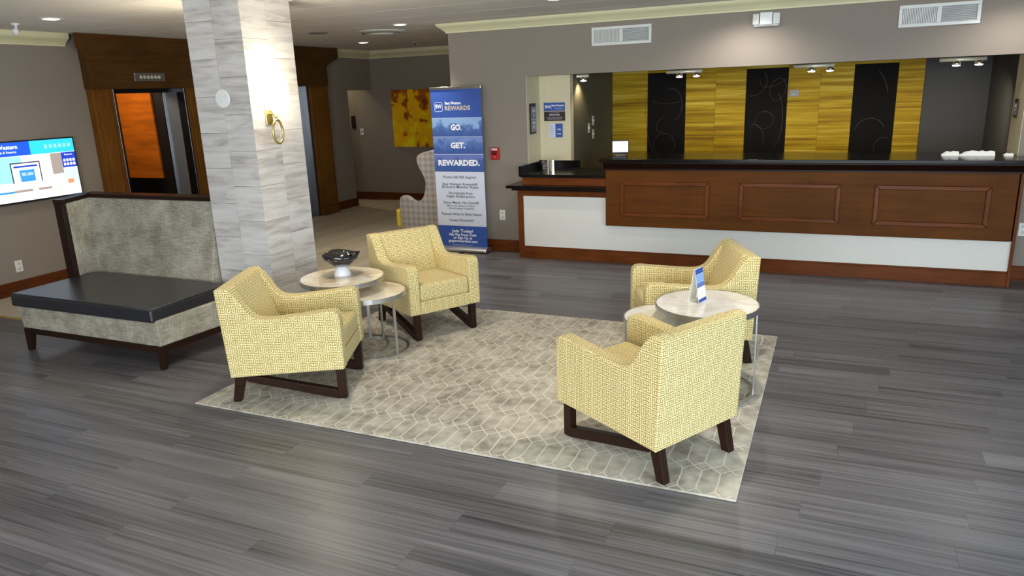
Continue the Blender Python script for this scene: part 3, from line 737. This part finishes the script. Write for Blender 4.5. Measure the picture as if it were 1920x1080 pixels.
# track lights under the alcove ceiling
for i, (x_, lab) in enumerate(((-2.82, 'leftmost spotlight bar under the alcove ceiling, above the cream wall'), (-1.56, 'spotlight bar under the alcove ceiling before the left black panel'), (-.275, 'spotlight bar under the alcove ceiling before the middle gold wall'), (1.01, 'rightmost spotlight bar under the alcove ceiling, before the slate wall'))):
    tr = empty('spotlight_bar', (x_, 8.2, 1.985), lab, 'spotlight', group='spotlight bars over the reception')
    boxpart('mount', 'black', tr, (-.17, .17, -.03, .03, -.036, 0), .004)
    part('bar', 'bar', tr, lambda bm: tube(bm, [(-.19, 0, -.055), (.19, 0, -.055)], .019, 10), smooth=True)
    for q, dx in enumerate((-.05, .13) if i % 3 != 2 else (-.02, .15)):
        h = part('spot_head', 'chrome', tr, lambda bm: lathe(bm, [(.02, 0), (.034, -.012), (.04, -.034), (.036, -.036)], 18, (dx, -.012, -.068)), smooth=True)
        part('lens', 'spot_lens', h, lambda bm: lathe(bm, [(.034, -.036), (.03, -.045), (.0, -.048)], 18, (dx, -.012, -.068)), smooth=True)
        lamp('SPOT', 'bulb', tr, (dx, .02, -.135), 17 if i else 9, (1, .86, .6), .03, 110, (0 if i else -.4, .75 if i else .1, -.8))

# ------------------------------------------------------------------ fixtures on the desk wall
def vent(x0, x1, z0, z1, lab):
    e = empty('air_vent', ((x0+x1)/2, YW, (z0+z1)/2), lab, 'vent'); w, h = x1-x0, z1-z0
    def fr(bm):
        a = .028
        for d_ in ((-w/2, w/2, -h/2, -h/2+a), (-w/2, w/2, h/2-a, h/2), (-w/2, -w/2+a, -h/2+a, h/2-a), (w/2-a, w/2, -h/2+a, h/2-a), (-.018, .018, -h/2+a, h/2-a)): box(bm, d_[0], d_[1], -.016, 0, d_[2], d_[3])
    part('frame', 'vent', e, fr, .003)
    boxpart('cavity', 'vent_dark', e, (-w/2+.028, w/2-.028, -.002, 0, -h/2+.028, h/2-.028))
    L0, L1 = -w/2+.03, -.02; n = 20
    for i in range(n):
        xx = L0+(L1-L0)*(i+.5)/n; boxpart('blade', 'vent', e, (xx-.0038, xx+.0038, -.013, -.004, -h/2+.028, h/2-.028))
    for i in range(9):
        zz = -h/2+.03+(h-.06)*(i+.5)/9
        part('blade', 'vent', e, lambda bm: hexa(bm, [(.02, -.013, zz-.006), (w/2-.03, -.013, zz-.006), (w/2-.03, -.004, zz), (.02, -.004, zz), (.02, -.013, zz-.004), (w/2-.03, -.013, zz-.004), (w/2-.03, -.004, zz+.002), (.02, -.004, zz+.002)]))
vent(-2.39, -1.772, 2.21, 2.39, 'white double air vent above the left part of the reception opening')
vent(.407, 1.022, 2.207, 2.39, 'white double air vent above the right part of the reception opening')
em = empty('emergency_light', (-.692, YW, 2.355), 'white two-headed emergency light between the two air vents', 'emergency light')
boxpart('housing', 'white', em, (-.055, .055, -.065, 0, -.05, .06), .006)
boxpart('back_plate', 'vent', em, (-.11, .11, -.03, 0, -.062, -.03), .004)
for s_ in (-1, 1):
    h = part('lamp_head', 'vent', em, lambda bm: hexa(bm, [(s_*.062, -.07, -.045), (s_*.12, -.05, -.045), (s_*.12, -.005, -.045), (s_*.062, -.005, -.045), (s_*.062, -.075, .05), (s_*.12, -.05, .05), (s_*.12, -.005, .05), (s_*.062, -.005, .05)]), .004)
    for r_ in range(3):
        for c_ in range(2): part('led', 'white', h, lambda bm: lathe(bm, [(.008, 0), (.006, .004), (0, .005)], 8)).matrix_local = Matrix.Translation((s_*(.078+.024*c_), -.068+.008*c_, -.025+.027*r_)) @ Matrix.Rotation(PI/2, 4, 'X')
fa = empty('fire_alarm', (-3.53, YW, 1.122), 'red fire alarm pull station on the wall beside the blue banner', 'fire alarm')
boxpart('body', 'red', fa, (-.05, .05, -.04, 0, -.068, .068), .006); boxpart('handle', 'black', fa, (-.03, .03, -.05, -.04, -.012, .006), .002); boxpart('handle', 'black', fa, (-.034, .034, -.046, -.04, .014, .026), .001)
text('lettering', 'FIRE', .028, 'ink_white', fa, (0, -.041, .038), bold=.001, width=.07); text('lettering', 'PULL', .012, 'ink_white', fa, (0, -.041, -.04))
def outlet(loc, rz, lab):
    o = empty('wall_outlet', loc, lab, 'outlet', rz); boxpart('plate', 'white', o, (-.035, .035, -.007, 0, -.057, .057), .002)
    for z_ in (-.026, .026): boxpart('socket', 'offwhite', o, (-.016, .016, -.009, -.007, z_-.014, z_+.014), .001)
outlet((-3.477, YW, .423), 0, 'white wall outlet low between the banner and the desk')
outlet((1.545, YW, .462), 0, 'white wall outlet right of the reception desk')
outlet((XL, 4.53, .277), PI/2, 'white wall outlet low under the television')

# ------------------------------------------------------------------ banner stand
bn = empty('banner_stand', (-3.935, 7.43, 0), 'tall blue and white roll-up banner stand about rewards, beside the reception desk', 'banner')
BW_, BL = .315, -.315
part('base', 'nickel', bn, lambda bm: (prism(bm, [(-.085, .012), (.085, .012), (.07, .05), (.02, .066), (-.04, .06), (-.08, .035)], lambda p, t: (t, p[0], p[1]), -.33, .33)), .004)
for s_ in (-.27, .27): part('foot', 'black', bn, lambda bm: box(bm, s_-.02, s_+.02, -.09, .09, 0, .012), .002)
part('pole', 'nickel', bn, lambda bm: tube(bm, [(0, .03, .06), (0, .03, 1.86)], .009), smooth=True)
part('top_rail', 'chrome', bn, lambda bm: box(bm, -.322, .322, -.012, .012, 1.838, 1.866), .004)
def sheet(nm, mat, z0, z1, **k): return part(nm, mat, bn, lambda bm: box(bm, -BW_, BW_, -.0015, .0015, z0-(z0+z1)/2, z1-(z0+z1)/2), **k)
for nm, mat, z0, z1 in (('print_sheet', 'blue', 1.53, 1.84), ('print_sheet', 'photo_a', 1.322, 1.526), ('print_sheet', 'photo_b', 1.127, 1.318), ('print_sheet', 'photo_c', .928, 1.123), ('print_sheet', 'banner_white', .301, .928), ('print_sheet', 'blue', .06, .301)):
    sheet(nm, mat, z0, z1).location = (0, 0, (z0+z1)/2)
for z_ in (1.526, 1.318, 1.123): part('print_rule', 'banner_white', bn, lambda bm: box(bm, -BW_, BW_, -.0019, -.0012, z_, z_+.004))
def logo(bm):
    pts = []
    for cx, cz, a0 in ((-.19, 1.68, 0), (-.25, 1.68, 90), (-.25, 1.62, 180), (-.19, 1.62, 270)):
        for q in range(5): a = math.radians(a0+22.5*q); pts.append((cx+.02*math.cos(a), -.0025, cz+.02*math.sin(a)))
    tube(bm, pts, .0022, 5, True)
part('logo_frame', 'ink_white', bn, logo)
BT = lambda s, size, z, mat='ink', x=0, bold=0, width=None: text('lettering', s, size, mat, bn, (x, -.002, z), bold=bold, width=width)
BT('BW', .062, 1.636, 'ink_white', -.22, .001, .078); BT('Best Western', .044, 1.675, 'ink_white', -.035, .0012, .2)
BT('REWARDS', .068, 1.612, 'ink_gold', .02, .002, .32); BT('.', .02, 1.606, 'ink_white', -.22)
BT('GO.', .085, 1.395, 'ink_white', -.01, .004, .135); BT('GET.', .085, 1.195, 'ink_white', -.0, .004, .185); BT('REWARDED.', .085, 1.0, 'ink_white', .0, .004, .53)
BT('Points NEVER Expire!', .042, .852, 'ink', 0, .0004, .42)
BT('Best Western Rewards\u00ae', .042, .772, 'ink', 0, .0004, .45); BT('Exclusive Member Rates', .042, .74, 'ink', 0, .0004, .47)
BT('Worldwide Free', .042, .668, 'ink', 0, .0004, .31); BT('Night Redemption', .042, .632, 'ink', 0, .0004, .36)
BT('Status Match, No Catch\u00ae', .042, .56, 'ink', 0, .0004, .46); BT('Match the Status of Other', .028, .527, 'ink', 0, .0002, .36); BT('Hotel Loyalty Programs', .028, .497, 'ink', 0, .0002, .33)
BT('Fastest Way to Elite Status', .042, .426, 'ink', 0, .0004, .52); BT('Instant Rewards*', .042, .354, 'ink', 0, .0004, .32)
BT('Join Today!', .05, .225, 'ink_white', 0, .0012, .28); BT('Ask The Front Desk', .042, .183, 'ink_white', 0, .001, .365); BT('or Sign Up at', .042, .146, 'ink_white', 0, .001, .245); BT('gogetrewarded.com', .042, .108, 'ink_white', 0, .001, .38)
BT('Each branded hotel is independently owned and operated.', .014, .072, 'banner_white', 0, 0, .26)

# ------------------------------------------------------------------ hall: painting, switch, wing chair
pt = empty('painting', (-6.66, 11.0, 1.405), 'yellow and brown abstract canvas on the far hall wall', 'painting')
boxpart('canvas', 'painting', pt, (-.385, .385, -.04, -.012, -.475, .475), .003)
sw = empty('light_switch', (-7.72, 11.0, 1.193), 'white switch on the far hall wall left of the painting', 'switch'); boxpart('plate', 'white', sw, (-.035, .035, -.007, 0, -.057, .057), .002); boxpart('toggle', 'black', sw, (-.008, .008, -.011, -.007, -.014, .014))
bs = empty('wall_sign', (-7.88, 11.0, 1.36), 'small dark frame on the far hall wall at the corner left of the switch', 'sign'); boxpart('frame', 'sign_dark', bs, (-.04, .04, -.012, 0, -.11, .11), .002)

wc = empty('wing_chair', (-4.66, 7.93, 0), 'grey checked wing chair with mustard seat in the hall behind the banner', 'chair', rz=PI/2)
# local: sits facing +y (rotated so that it faces -X); near side panel is local -x -> seen from the lobby
def wing_side(bm, sx):
    P_ = [(.176, .16), (.192, .43), (.19, .56), (.172, .598), (.135, .616), (.093, .616), (.05, .598), (.003, .566), (-.035, .55), (-.067, .549), (-.115, .568), (-.152, .61), (-.178, .68), (-.19, .76), (-.185, .82), (-.155, .88), (-.122, .935), (-.1, .985), (-.088, 1.04), (-.095, 1.08), (-.123, 1.11), (-.165, 1.128), (-.206, 1.138), (-.31, 1.16), (-.39, 1.15), (-.36, .6), (-.33, .16)]
    prism(bm, P_, lambda p, t: (t, p[0], p[1]), sx*.3, sx*.375)
for s_ in (-1, 1): part('wing_side', 'check', wc, lambda bm: wing_side(bm, s_), .014, 3)
part('backrest', 'check', wc, lambda bm: hexa(bm, [(-.3, -.33, .16), (.3, -.33, .16), (.3, -.2, .16), (-.3, -.2, .16), (-.3, -.38, 1.14), (.3, -.38, 1.14), (.3, -.27, 1.14), (-.3, -.27, 1.14)]), .02, 3)
part('seat', 'velvet_yellow', wc, lambda bm: (box(bm, -.34, .34, .17, .28, .21, .44), box(bm, -.298, .298, -.25, .2, .2, .44)), .03, 3, label='mustard yellow seat')
for x_, y_ in ((-.31, .225), (.31, .225), (-.3, -.3), (.3, -.3)): part('leg', 'dark_wood', wc, lambda bm: hexa(bm, [(x_-.02, y_-.02, 0), (x_+.02, y_-.02, 0), (x_+.02, y_+.02, 0), (x_-.02, y_+.02, 0), (x_-.028, y_-.028, .16), (x_+.028, y_-.028, .16), (x_+.028, y_+.028, .16), (x_-.028, y_+.028, .16)]))

# ------------------------------------------------------------------ television
tv = empty('television', (XL, 4.78, 1.2), 'wall-mounted flat television with bright blue and white screen left of the elevator', 'television')
def tb_(bm, x0, x1, y0, y1, z0, z1): box(bm, x0, x1, y0-4.78, y1-4.78, z0-1.2, z1-1.2)
part('wall_mount', 'black', tv, lambda bm: tb_(bm, 0, .035, 4.55, 5.0, 1.05, 1.35))
part('cabinet', 'black', tv, lambda bm: tb_(bm, .035, .08, 4.24, 5.31, .895, 1.5), .006)
scr = part('screen', 'tv_white', tv, lambda bm: tb_(bm, .08, .0812, 4.255, 5.295, .915, 1.488))
def gfx(nm, mat, y0, y1, z0, z1, lv=1): return part(nm, mat, scr, lambda bm: tb_(bm, .0812, .0812+.0004*lv, y0, y1, z0, z1))
gfx('graphic', 'tv_blue', 4.255, 4.83, 1.355, 1.488); gfx('graphic', 'tv_cyan', 4.83, 5.295, 1.355, 1.488)
gfx('graphic', 'tv_navy', 5.14, 5.295, 1.195, 1.35); gfx('graphic', 'tv_tan', 5.02, 5.14, 1.14, 1.35); gfx('graphic', 'tv_cream', 5.14, 5.295, 1.04, 1.19)
gfx('graphic', 'tv_pale', 4.255, 4.72, 1.1, 1.35); gfx('graphic', 'tv_orange', 5.165, 5.23, 1.03, 1.075, 2); gfx('graphic', 'tv_tan', 4.6, 4.78, 1.0, 1.025)
gfx('graphic', 'tv_tan', 4.84, 4.98, 1.0, 1.025); gfx('graphic', 'tv_sky', 4.255, 4.6, 1.0, 1.02)
gfx('graphic', 'ink', 4.6, 4.9, 1.09, 1.29, 2); gfx('graphic', 'tv_white', 4.612, 4.888, 1.085, 1.278, 3); gfx('graphic', 'tv_navy', 4.63, 4.87, 1.24, 1.258, 4); gfx('graphic', 'tv_sky', 4.68, 4.83, 1.1, 1.215, 4)
for r_ in range(2):
    for c_ in range(4): gfx('icon', 'tv_white', 5.155+c_*.034, 5.178+c_*.034, 1.215+r_*.04, 1.242+r_*.04, 2)
for c_ in range(6): gfx('icon', 'tv_pale', 4.98+c_*.05, 5.01+c_*.05, 1.405, 1.44, 2)
text('lettering', 'Best Western', .055, 'tv_white', scr, (.0822, 4.71-4.78, 1.425-1.2), face='x', align='RIGHT', bold=.001)
text('lettering', 'Hotels & Resorts', .032, 'tv_white', scr, (.0822, 4.69-4.78, 1.385-1.2), face='x', align='RIGHT')
text('lettering', '3D,365', .04, 'tv_white', scr, (.0836, 4.755-4.78, 1.16-1.2), face='x')
text('lettering', 'Rewards', .025, 'tv_white', scr, (.0822, 5.217-4.78, 1.318-1.2), face='x')

# ------------------------------------------------------------------ grey bench with high back
so = empty('bench', (-4.95, 3.72, 0), 'high-backed grey tweed bench with black leather cushion against the stone column', 'bench')
BX, BY = -4.95, 3.72
def Q(*p): return [(x-BX, y-BY, z) for x, y, z in p]
part('seat_base', 'tweed', so, lambda bm: hexa(bm, Q((-5.64, 3.37, .172), (-4.19, 3.37, .172), (-4.12, 4.08, .172), (-5.66, 4.08, .172), (-5.665, 3.36, .365), (-4.18, 3.36, .365), (-4.16, 4.08, .365), (-5.68, 4.08, .365))), .012, 2)
part('cushion', 'leather', so, lambda bm: hexa(bm, Q((-5.685, 3.335, .35), (-4.19, 3.335, .35), (-4.175, 4.075, .35), (-5.695, 4.075, .35), (-5.68, 3.34, .452), (-4.195, 3.34, .452), (-4.18, 4.07, .452), (-5.695, 4.07, .452))), .022, 4)
part('piping', 'black', so, lambda bm: tube(bm, Q((-5.685, 4.03, .446), (-5.675, 3.35, .446), (-4.2, 3.35, .446), (-4.185, 4.03, .446)), .005, 6), smooth=True)
part('backrest', 'tweed', so, lambda bm: hexa(bm, Q((-5.7, 4.07, .2), (-4.418, 4.07, .2), (-4.418, 4.18, .2), (-5.7, 4.18, .2), (-5.86, 4.25, 1.05), (-4.418, 4.25, 1.05), (-4.418, 4.36, 1.05), (-5.86, 4.36, 1.05))), .012, 2)
part('wing', 'tweed', so, lambda bm: hexa(bm, Q((-5.69, 3.93, .2), (-5.64, 4.12, .2), (-5.74, 4.16, .2), (-5.78, 3.93, .2), (-5.69, 3.93, 1.05), (-5.855, 4.28, 1.05), (-5.95, 4.26, 1.05), (-5.78, 3.93, 1.05))), .008, 2)
part('top_rail', 'dark_wood', so, lambda bm: (hexa(bm, Q((-5.87, 4.24, 1.05), (-4.418, 4.24, 1.05), (-4.418, 4.37, 1.05), (-5.97, 4.37, 1.05), (-5.87, 4.24, 1.082), (-4.418, 4.24, 1.082), (-4.418, 4.37, 1.082), (-5.97, 4.37, 1.082))), hexa(bm, Q((-5.665, 3.89, 1.05), (-5.86, 4.3, 1.05), (-5.97, 4.3, 1.05), (-5.79, 3.89, 1.05), (-5.665, 3.89, 1.082), (-5.86, 4.3, 1.082), (-5.97, 4.3, 1.082), (-5.79, 3.89, 1.082)))), .003)
part('wing_post', 'dark_wood', so, lambda bm: hexa(bm, Q((-5.7, 3.895, .14), (-5.69, 3.93, .14), (-5.8, 3.945, .14), (-5.79, 3.895, .14), (-5.7, 3.895, 1.05), (-5.69, 3.93, 1.05), (-5.8, 3.945, 1.05), (-5.79, 3.895, 1.05))), .003)
part('seat_rail', 'dark_wood', so, lambda bm: (hexa(bm, Q((-5.63, 3.38, .125), (-4.19, 3.38, .125), (-4.19, 3.42, .125), (-5.63, 3.42, .125), (-5.63, 3.38, .172), (-4.19, 3.38, .172), (-4.19, 3.42, .172), (-5.63, 3.42, .172))), hexa(bm, Q((-4.23, 3.42, .125), (-4.19, 3.42, .125), (-4.13, 4.1, .125), (-4.17, 4.1, .125), (-4.23, 3.42, .172), (-4.19, 3.42, .172), (-4.13, 4.1, .172), (-4.17, 4.1, .172)))), .003)
for x_, y_ in ((-5.6, 3.37), (-4.215, 3.39), (-5.6, 4.02), (-4.2, 4.02)):
    part('leg', 'dark_wood', so, lambda bm: hexa(bm, Q((x_-.02, y_-.018, 0), (x_+.02, y_-.018, 0), (x_+.02, y_+.018, 0), (x_-.02, y_+.018, 0), (x_-.034, y_-.01, .172), (x_+.034, y_-.01, .172), (x_+.034, y_+.05, .172), (x_-.034, y_+.05, .172))), .003)

# ------------------------------------------------------------------ rug
RX0, RX1, RY0, RY1, RZ = -3.523, -.297, 3.005, 5.345, .012
rg = part('area_rug', 'rug', None, lambda bm: box(bm, -(RX1-RX0)/2, (RX1-RX0)/2, -(RY1-RY0)/2, (RY1-RY0)/2, 0, RZ-.0005), .006, 2)
rg.location = ((RX0+RX1)/2, (RY0+RY1)/2, .0005); tag(rg, 'grey area rug with cream elongated hexagon lines under the yellow armchairs', 'rug')

# ------------------------------------------------------------------ armchairs
W_ = .60; HW = W_/2; AT = .085
PROF = [(-.345, .17), (-.375, .70), (-.368, .722), (-.345, .731), (-.305, .726), (-.272, .692), (-.235, .64), (-.205, .588), (-.178, .556), (-.148, .54), (-.11, .533), (-.07, .533), (.05, .544), (.17, .557), (.28, .571), (.318, .568), (.338, .55), (.345, .52), (.345, .203), (.0, .188)]
def armchair():
    a = empty('armchair', (0, 0, RZ), '', 'armchair', group='yellow Greek-key armchairs on the rug')
    for s_ in (-1, 1):
        part('side_panel', 'greek', a, lambda bm: prism(bm, PROF, lambda p, t: (t, p[0], p[1]), s_*HW, s_*(HW-AT)), .012, 3, uv=True)
    iw = HW-AT+.004
    part('backrest', 'greek', a, lambda bm: hexa(bm, [(-iw, -.342, .175), (iw, -.342, .175), (iw, -.14, .3), (-iw, -.14, .3), (-iw, -.372, .726), (iw, -.372, .726), (iw, -.29, .726), (-iw, -.29, .726)]), .016, 3, uv=True)
    part('back_panel', 'greek', a, lambda bm: hexa(bm, [(-HW, -.349, .171), (HW, -.349, .171), (HW, -.335, .171), (-HW, -.335, .171), (-HW, -.379, .722), (HW, -.379, .722), (HW, -.355, .722), (-HW, -.355, .722)]), .008, 3, uv=True)
    part('seat_cushion', 'greek', a, lambda bm: hexa(bm, [(-iw+.006, -.16, .295), (iw-.006, -.16, .295), (iw-.006, .335, .295), (-iw+.006, .335, .295), (-iw+.006, -.16, .405), (iw-.006, -.16, .405), (iw-.006, .33, .425), (-iw+.006, .33, .425)]), .028, 4, uv=True)
    part('front_rail', 'greek', a, lambda bm: box(bm, -iw, iw, -.3, .338, .2, .298), .012, 3, uv=True)
    xc = .262
    for s_ in (-1, 1):
        x0, x1 = sorted((s_*xc, s_*(xc-.045)))
        def bar(poly, nm): part(nm, 'dark_wood', a, lambda bm: prism(bm, poly, lambda p, t: (t, p[0], p[1]), x0, x1), .004)
        bar([(.28, .0), (.333, 0), (.333, .206), (.28, .206)], 'front_leg')
        bar([(.281, 0), (.281, .058), (-.27, .178), (-.27, .13)], 'runner')
        bar([(-.37, 0), (-.322, 0), (-.272, .176), (-.335, .176)], 'rear_leg')
    return a
ch = armchair()
spots = [(-3.057, 3.478, -1.16, 'yellow patterned armchair nearest the grey bench, at the front left corner of the rug'),
         (-2.918, 4.824, -2.132, 'yellow patterned armchair showing its seat, beside the table with the dark bowl'),
         (-.815, 3.427, 1.057, 'yellow patterned armchair with its back to us at the front right corner of the rug'),
         (-.855, 4.823, 1.985, 'yellow patterned armchair behind the table with the folded card, nearest the reception desk')]
for i, (x_, y_, th, lab) in enumerate(spots):
    c = ch if i == 0 else copy_tree(ch); c.location = (x_, y_, RZ); c.rotation_euler = (0, 0, th); c['label'] = lab

# ------------------------------------------------------------------ nesting tables
def table(loc, r, h, mat, legs, gap, lab):
    t = empty('nesting_table', (loc[0], loc[1], RZ), lab, 'table', group='round nesting tables')
    part('tabletop', mat, t, lambda bm: lathe(bm, [(r-.006, h-.022), (r-.004, h-.002), (r-.008, h)], 56))
    part('rim', 'nickel', t, lambda bm: ring_band(bm, r-.006, r, h-.034, h-.001, n=56), smooth=False)
    for a in legs:
        a = math.radians(a); part('leg', 'nickel', t, lambda bm: box(bm, -.005, .005, -.011, .011, 0.0, h-.02), .0015).matrix_local = Matrix.Translation((math.cos(a)*(r-.012), math.sin(a)*(r-.012), 0)) @ Matrix.Rotation(a, 4, 'Z')
    part('base_ring', 'nickel', t, lambda bm: ring_band(bm, r-.022, r-.004, 0, .012, math.radians(gap[0]), math.radians(gap[1])), smooth=False)
    return t
table((-3.205, 4.165), .298, .54, 'marble', (62, 180, 288), (-5, 300), 'taller round beige marble table carrying the dark bowl, left side of the rug')
table((-3.005, 4.195), .262, .44, 'marble', (-15, 130, 235), (-115, 160), 'lower round beige marble table tucked under the bowl table')
table((-.64, 4.225), .298, .54, 'marble_grey', (2, 122, 245), (-115, 200), 'taller round white marble table carrying the folded card, right side of the rug')
table((-.868, 4.212), .262, .44, 'marble_grey', (185, 65, 305), (40, 330), 'lower round white marble table tucked under the card table')
TZ = RZ+.54
bw = empty('bowl', (-3.225, 4.2, TZ), 'dark speckled glass bowl on a white cone foot, on the taller left table', 'bowl')
part('foot', 'foot_white', bw, lambda bm: lathe(bm, [(.062, 0), (.06, .012), (.048, .045), (.036, .066), (.028, .07)], 28), smooth=True, label='white cone foot')
part('dish', 'bowl', bw, lambda bm: lathe(bm, [(.03, .068), (.075, .082), (.115, .115), (.14, .158), (.136, .16), (.108, .12), (.07, .092), (.0, .086)], 36, wave=lambda a, k: .009*math.sin(3*a+.4)*(1 if k in (3, 4) else .3 if k in (2, 5) else 0)), smooth=True)
def shard(bm):
    r2 = random.Random(5)
    for i in range(16):
        a, r = r2.random()*2*PI, .09*math.sqrt(r2.random()); x_, y_, s_ = r*math.cos(a), r*math.sin(a), .012+.008*r2.random(); z_ = .112+.022*r2.random()
        lathe(bm, [(.001, -s_), (s_, 0), (.001, s_)], 6, (x_, y_, z_))
part('glass_pebbles', 'bowl', bw, shard, kind='stuff')
tc = empty('tent_card', (-.70, 4.25, TZ), 'white and blue folded card standing on the taller right table', 'card', rz=-.28)
# local: ridge along +y, printed face towards +x
def leafq(sg, z1=.2):
    return [(sg*.036, -.05, 0), (sg*.036, .05, 0), (sg*.034, .05, 0), (sg*.034, -.05, 0), (sg*.004, -.05, z1), (sg*.004, .05, z1), (sg*.002, .05, z1), (sg*.002, -.05, z1)]
part('card_leaf', 'paper', tc, lambda bm: hexa(bm, leafq(-1)))
pf = part('card_leaf', 'paper', tc, lambda bm: hexa(bm, leafq(1)), label='printed leaf')
def band(nm, mat, z0, z1):
    def f(bm):
        e = .0004; X = lambda z: .036-.032*z/.2+e
        hexa(bm, [(X(z0), -.049, z0), (X(z0), .049, z0), (X(z0)-.0008, .049, z0), (X(z0)-.0008, -.049, z0), (X(z1), -.049, z1), (X(z1), .049, z1), (X(z1)-.0008, .049, z1), (X(z1)-.0008, -.049, z1)])
    part(nm, mat, pf, f)
band('print_band', 'blue', .168, .199); band('print_band', 'photo_a', .12, .166); band('print_band', 'photo_c', .09, .118); band('print_band', 'blue', .002, .022)

# ------------------------------------------------------------------ ceiling fixtures
LIGHTS = [(-6.24, 4.5, 'recessed ceiling light nearest the television'), (-4.44, 7.2, 'recessed ceiling light between the stone column and the crown moulding corner'), (-6.27, 9.15, 'recessed ceiling light farthest back in the hall'), (-2.27, 6.17, 'recessed ceiling light at the top edge, left of the air vents'),
          (-.85, 7.1, 'recessed ceiling light out of view close to the desk wall, over the emergency light'), (1.3, 7.1, 'recessed ceiling light out of view close to the desk wall, over the right air vent'),
          (-.5, 4.05, 'recessed ceiling light out of view above the card table'), (-3.0, 3.9, 'recessed ceiling light out of view above the bowl table'), (-5.4, 1.6, 'recessed ceiling light out of view in front of the grey bench'), (-1.6, .9, 'recessed ceiling light out of view nearest the camera'), (1.9, 3.2, 'recessed ceiling light out of view above the open floor at right')]
POWER = [(26, 140), (95, 100), (12, 100), (34, 140), (50, 150), (36, 150), (95, 75), (56, 100), (16, 140), (36, 140), (6, 140)]
for (x_, y_, lab), (w_, ang) in zip(LIGHTS, POWER):
    r = empty('recessed_light', (x_, y_, ZC), lab, 'ceiling light', group='recessed ceiling lights')
    part('trim_ring', 'white', r, lambda bm: ring_band(bm, .066, .09, -.007, .004, n=28))
    part('lens', 'lens', r, lambda bm: lathe(bm, [(.066, -.003), (.05, -.006), (0, -.007)], 24))
    lamp('SPOT', 'bulb', r, (0, 0, -.03), w_, (1, .96, .9) if y_ == 7.1 else (1, .91, .76), .06, ang, (0, 0, -1))
sh = empty('recessed_light', (-8.2, 10.62, ZC), 'recessed ceiling light out of view inside the side hall, left of the painting', 'ceiling light', group='recessed ceiling lights')
part('trim_ring', 'white', sh, lambda bm: ring_band(bm, .066, .09, -.007, .004, n=28)); part('lens', 'lens', sh, lambda bm: lathe(bm, [(.066, -.003), (.05, -.006), (0, -.007)], 24))
lamp('SPOT', 'bulb', sh, (0, 0, -.03), 26, (1, .86, .55), .06, 120, (0, 0, -1))
sp = tag(part('ceiling_speaker', 'sign_grey', None, lambda bm: lathe(bm, [(.11, 0), (.11, -.006), (.1, -.01), (0, -.009)], 28)), 'round grey ceiling speaker right of the stone column', 'speaker'); sp.location = (-5.66, 7.36, ZC)
df = empty('ceiling_diffuser', (-5.05, 7.78, ZC), 'round ceiling air diffuser beside the middle recessed light', 'air diffuser')
part('outer_cone', 'vent', df, lambda bm: lathe(bm, [(.3, 0), (.29, -.01), (.2, -.03), (.19, -.012), (0, -.01)], 36), smooth=True); part('inner_cone', 'vent', df, lambda bm: lathe(bm, [(.16, -.012), (.15, -.035), (.08, -.045), (0, -.046)], 30), smooth=True)
for x_, y_, lab in ((-5.78, 9.75, 'small sprinkler head in the hall ceiling before the painting'), (-5.2, 7.6, 'small sprinkler head beside the round ceiling diffuser')):
    s_ = empty('sprinkler', (x_, y_, ZC), lab, 'sprinkler'); part('escutcheon', 'white', s_, lambda bm: lathe(bm, [(.035, 0), (.03, -.008), (0, -.01)], 18)); part('head', 'sign_dark', s_, lambda bm: lathe(bm, [(.012, -.008), (.008, -.03), (.018, -.034), (0, -.036)], 12))
sc2 = empty('security_camera', (-6.76, 4.53, ZC), 'small white security camera on the ceiling above the television', 'camera')
part('mount', 'white', sc2, lambda bm: lathe(bm, [(.035, 0), (.033, -.012), (.012, -.02), (.01, -.05), (0, -.052)], 18), smooth=True)
part('body', 'white', sc2, lambda bm: tube(bm, [(-.03, .02, -.055), (.035, -.04, -.08)], .026, 14), smooth=True)
